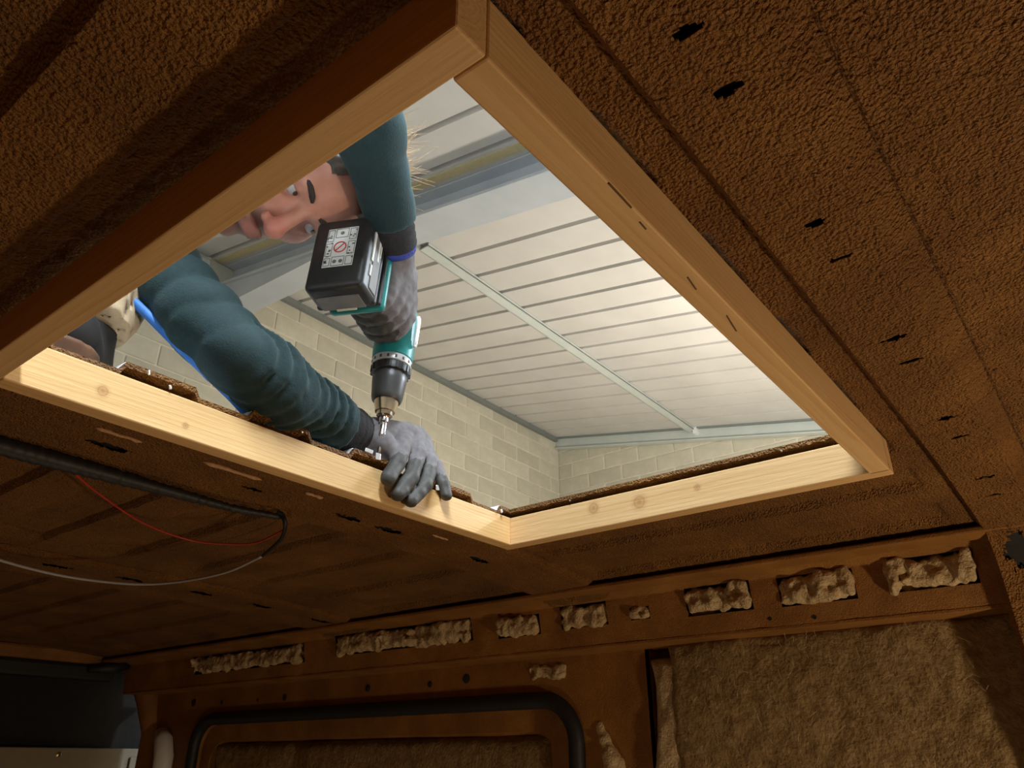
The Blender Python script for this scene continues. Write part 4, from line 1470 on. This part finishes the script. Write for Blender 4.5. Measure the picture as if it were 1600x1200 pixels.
# trousers and shoes -------------------------------------------------------------
M_trous = simple('beige_canvas', (.46, .34, .20), (.55, .42, .26), scale=30, rough=.85, bumps=(260, .4, .002))
KNE_L, ANK_L = np.array([.350, .965, .690]), np.array([.312, .905, .480])
KNE_R, ANK_R = np.array([.10, 1.06, .455]), np.array([-.18, 1.33, .455])
g = SDF(ar(-.32, .48, .006), ar(.85, 1.48, .006), ar(.39, .84, .006))
g.ell(HIPS, (.17, .15, .14), .04)
g.cone(HIPS + np.array([.07, -.03, 0]), KNE_L, .105, .075, .03); g.cone(KNE_L, ANK_L, .074, .048, .02)
g.cone(HIPS + np.array([-.06, .02, -.05]), KNE_R, .10, .062, .03); g.cone(KNE_R, ANK_R, .062, .050, .02)
P = np.stack(np.broadcast_arrays(g.X, g.Y, g.Z), -1)
g.F = g.F + .006 * vnoise(P, 18, 31) + .003 * vnoise(P, 40, 33)
axl = (ANK_L - KNE_L) / np.linalg.norm(ANK_L - KNE_L)
s = (P - ANK_L) @ axl
nr = np.linalg.norm(P - ANK_L, axis=-1) < .12
g.F = np.where(nr, np.maximum(g.F, s), g.F)
g.F = np.where(nr & (s > -.05), np.maximum(g.F, -(g.F + .006)), g.F)       # hollow hem
del P
V, Q = g.mesh()
keep(mesh_obj('trousers', V, Q, M_trous, None, True), person)
M_shoe = simple('dark_shoe', (.008, .007, .006), (.016, .013, .011), rough=.8)
M_sole = simple('rust_sole', (.09, .036, .013), (.15, .065, .026), scale=30, rough=.7)


def shoe(toe, heel, ank, zb):
    toe, heel, ank = [np.array(p, float) for p in (toe, heel, ank)]
    lo = np.minimum(np.minimum(toe, heel), ank) - .07; hi = np.maximum(np.maximum(toe, heel), ank) + .07
    g = SDF(ar(lo[0], hi[0], .004), ar(lo[1], hi[1], .004), ar(zb - .01, hi[2], .004))
    g.cone(heel + [0, 0, .04], toe + [0, 0, .03], .040, .040, .02)
    g.cone(heel + [0, 0, .05], ank, .038, .040, .02)
    g.F = np.maximum(g.F, zb + .012 - g.Z); g.F = np.maximum(g.F, g.Z - ank[2])
    V, Q = g.mesh()
    u = keep(mesh_obj('shoe', V, Q, M_shoe, None, True), person)
    g = SDF(ar(lo[0], hi[0], .004), ar(lo[1], hi[1], .004), ar(zb - .012, zb + .04, .004))
    g.cone(heel + [0, 0, .02], toe + [0, 0, .02], .044, .046, .02)
    g.F = np.maximum(g.F, zb - g.Z); g.F = np.maximum(g.F, g.Z - zb - .020)
    V, Q = g.mesh()
    so = mesh_obj('sole', V, Q, M_sole, None, True); so.parent = u; so.matrix_parent_inverse = Matrix.Identity(4)
    d = (toe - heel) / np.linalg.norm(toe - heel); sd = np.cross(d, [0, 0, 1])
    for k in range(5):
        c = heel + d * (.055 + .022 * k); zc = zb + .082 - .006 * k
        pts = [c + sd * x_ + np.array([0, 0, zc - c[2] - 12 * x_ * x_]) for x_ in np.linspace(-.034, .034, 9)]
        o = tube('lace', pts, .0045, M_sole if k % 2 else M_trous, None, 8); o.parent = u; o.matrix_parent_inverse = Matrix.Identity(4)
    return u


shoe((.270, .850, .400), (.335, .970, .400), (.312, .915, .480), .3905)
shoe((-.24, 1.28, .400), (-.19, 1.40, .400), (-.19, 1.37, .485), .3905)

# ------------------------------------------------------------------ garage lamps and added van lamps
def tube_lamp(x, y, lab, watt, col=(.80, .90, 1.)):
    z = roof_h(y) - .55
    t = empty('ceiling_lamp', (x, y, z)); tag(t, lab, 'lamp', 'garage tube lamps')
    bpy.context.view_layer.update()
    box('housing', (x - .06, y - .62, z), (x + .06, y + .62, z + .06), M_white_paint, t, .01)
    box('diffuser', (x - .05, y - .60, z - .03), (x + .05, y + .60, z), emit_mat('tube_glow', col, 6.), t, .012)
    for s in (-1, 1):
        tube('hanger', [(x, y + s * .45, z + .06), (x, y + s * .45, roof_h(y + s * .45))], .004, M_steel, t, 6)
    area_light('tube_light', (x, y, z - .04), (0, 0, -1), watt, col, .1, 1.2, t)
    # the diffuser also throws light sideways and up onto the roof sheets
    for s in (-1, 1):
        area_light('tube_side_light', (x + s * .065, y, z), (s, 0, .25), watt * .35, col, .08, 1.2, t)


tube_lamp(-.3, -.5, 'tube lamp hanging from the garage roof over the van', LAMP_TUBE_W)
tube_lamp(3.8, -.8, 'tube lamp hanging from the garage roof towards the right wall', LAMP_TUBE_W)


def flood(x, y, z, target, watt, col, lab):
    t = empty('flood_light', (x, y, GF)); tag(t, lab, 'lamp')
    bpy.context.view_layer.update()
    for k in range(3):
        a = 2 * math.pi * k / 3 + .3
        tube('tripod_leg', [(x, y, GF + .9), (x + .45 * math.cos(a), y + .45 * math.sin(a), GF)], .012, M_blackp, t, 8)
    tube('mast', [(x, y, GF + .85), (x, y, z - .05)], .014, M_blackp, t, 8)
    d = Vector(target) - Vector((x, y, z)); d.normalize()
    Mx = Matrix.Translation((x, y, z)) @ look_quat(d).to_matrix().to_4x4()
    box('lamp_head', (-.14, -.10, .0), (.14, .10, .07), M_blackp, t, .012, Mx)
    box('lamp_glass', (-.125, -.085, -.006), (.125, .085, .001), emit_mat('flood_glow', col, 8.), t, 0, Mx)
    area_light('flood_beam', Vector((x, y, z)) + d * .02, d, watt, col, .25, .17, t)


flood(5.1, 1.2, .70, (5.5, 2.5, 3.4), LAMP_FLOOD_W, (1., .90, .76), 'flood light on a tripod aimed up at the garage roof')

# unseen warm fill lamps added on the van floor: one to the right of the camera, a weaker one towards the rear
def fill_lamp(x, y, top, watt, lab):
    lp = empty('fill_lamp', (x, y, -1.45)); tag(lp, lab, 'lamp', 'added fill lamps in the van')
    bpy.context.view_layer.update()
    box('lamp_base', (x - .08, y - .08, -1.45), (x + .08, y + .08, -1.42), M_blackp, lp, .01)
    tube('lamp_stem', [(x, y, -1.42), (x, y, top - .11)], .012, M_blackp, lp, 10)
    lathe('lamp_shade', [(0, .03), (.02, .06), (.10, .10), (.101, .096), (.022, .055)], (x, y, top - .13), (0, 0, 1), M_blackp, lp, 24)
    bulb = bpy.data.lights.new('lamp_bulb', 'POINT'); bulb.energy = watt; bulb.color = (1., .79, .54); bulb.shadow_soft_size = .04
    bo = bpy.data.objects.new('lamp_bulb', bulb); COL.objects.link(bo); bo.location = (x, y, top)
    keep(bo, lp)


fill_lamp(1.1, -.5, -.53, FILL_VAN_W, 'unseen warm fill lamp added on the van floor beside the front bulkhead')
fill_lamp(.55, 1.1, -1.15, FILL_REAR_W, 'weak unseen fill lamp added on the van floor below the skylight frame')
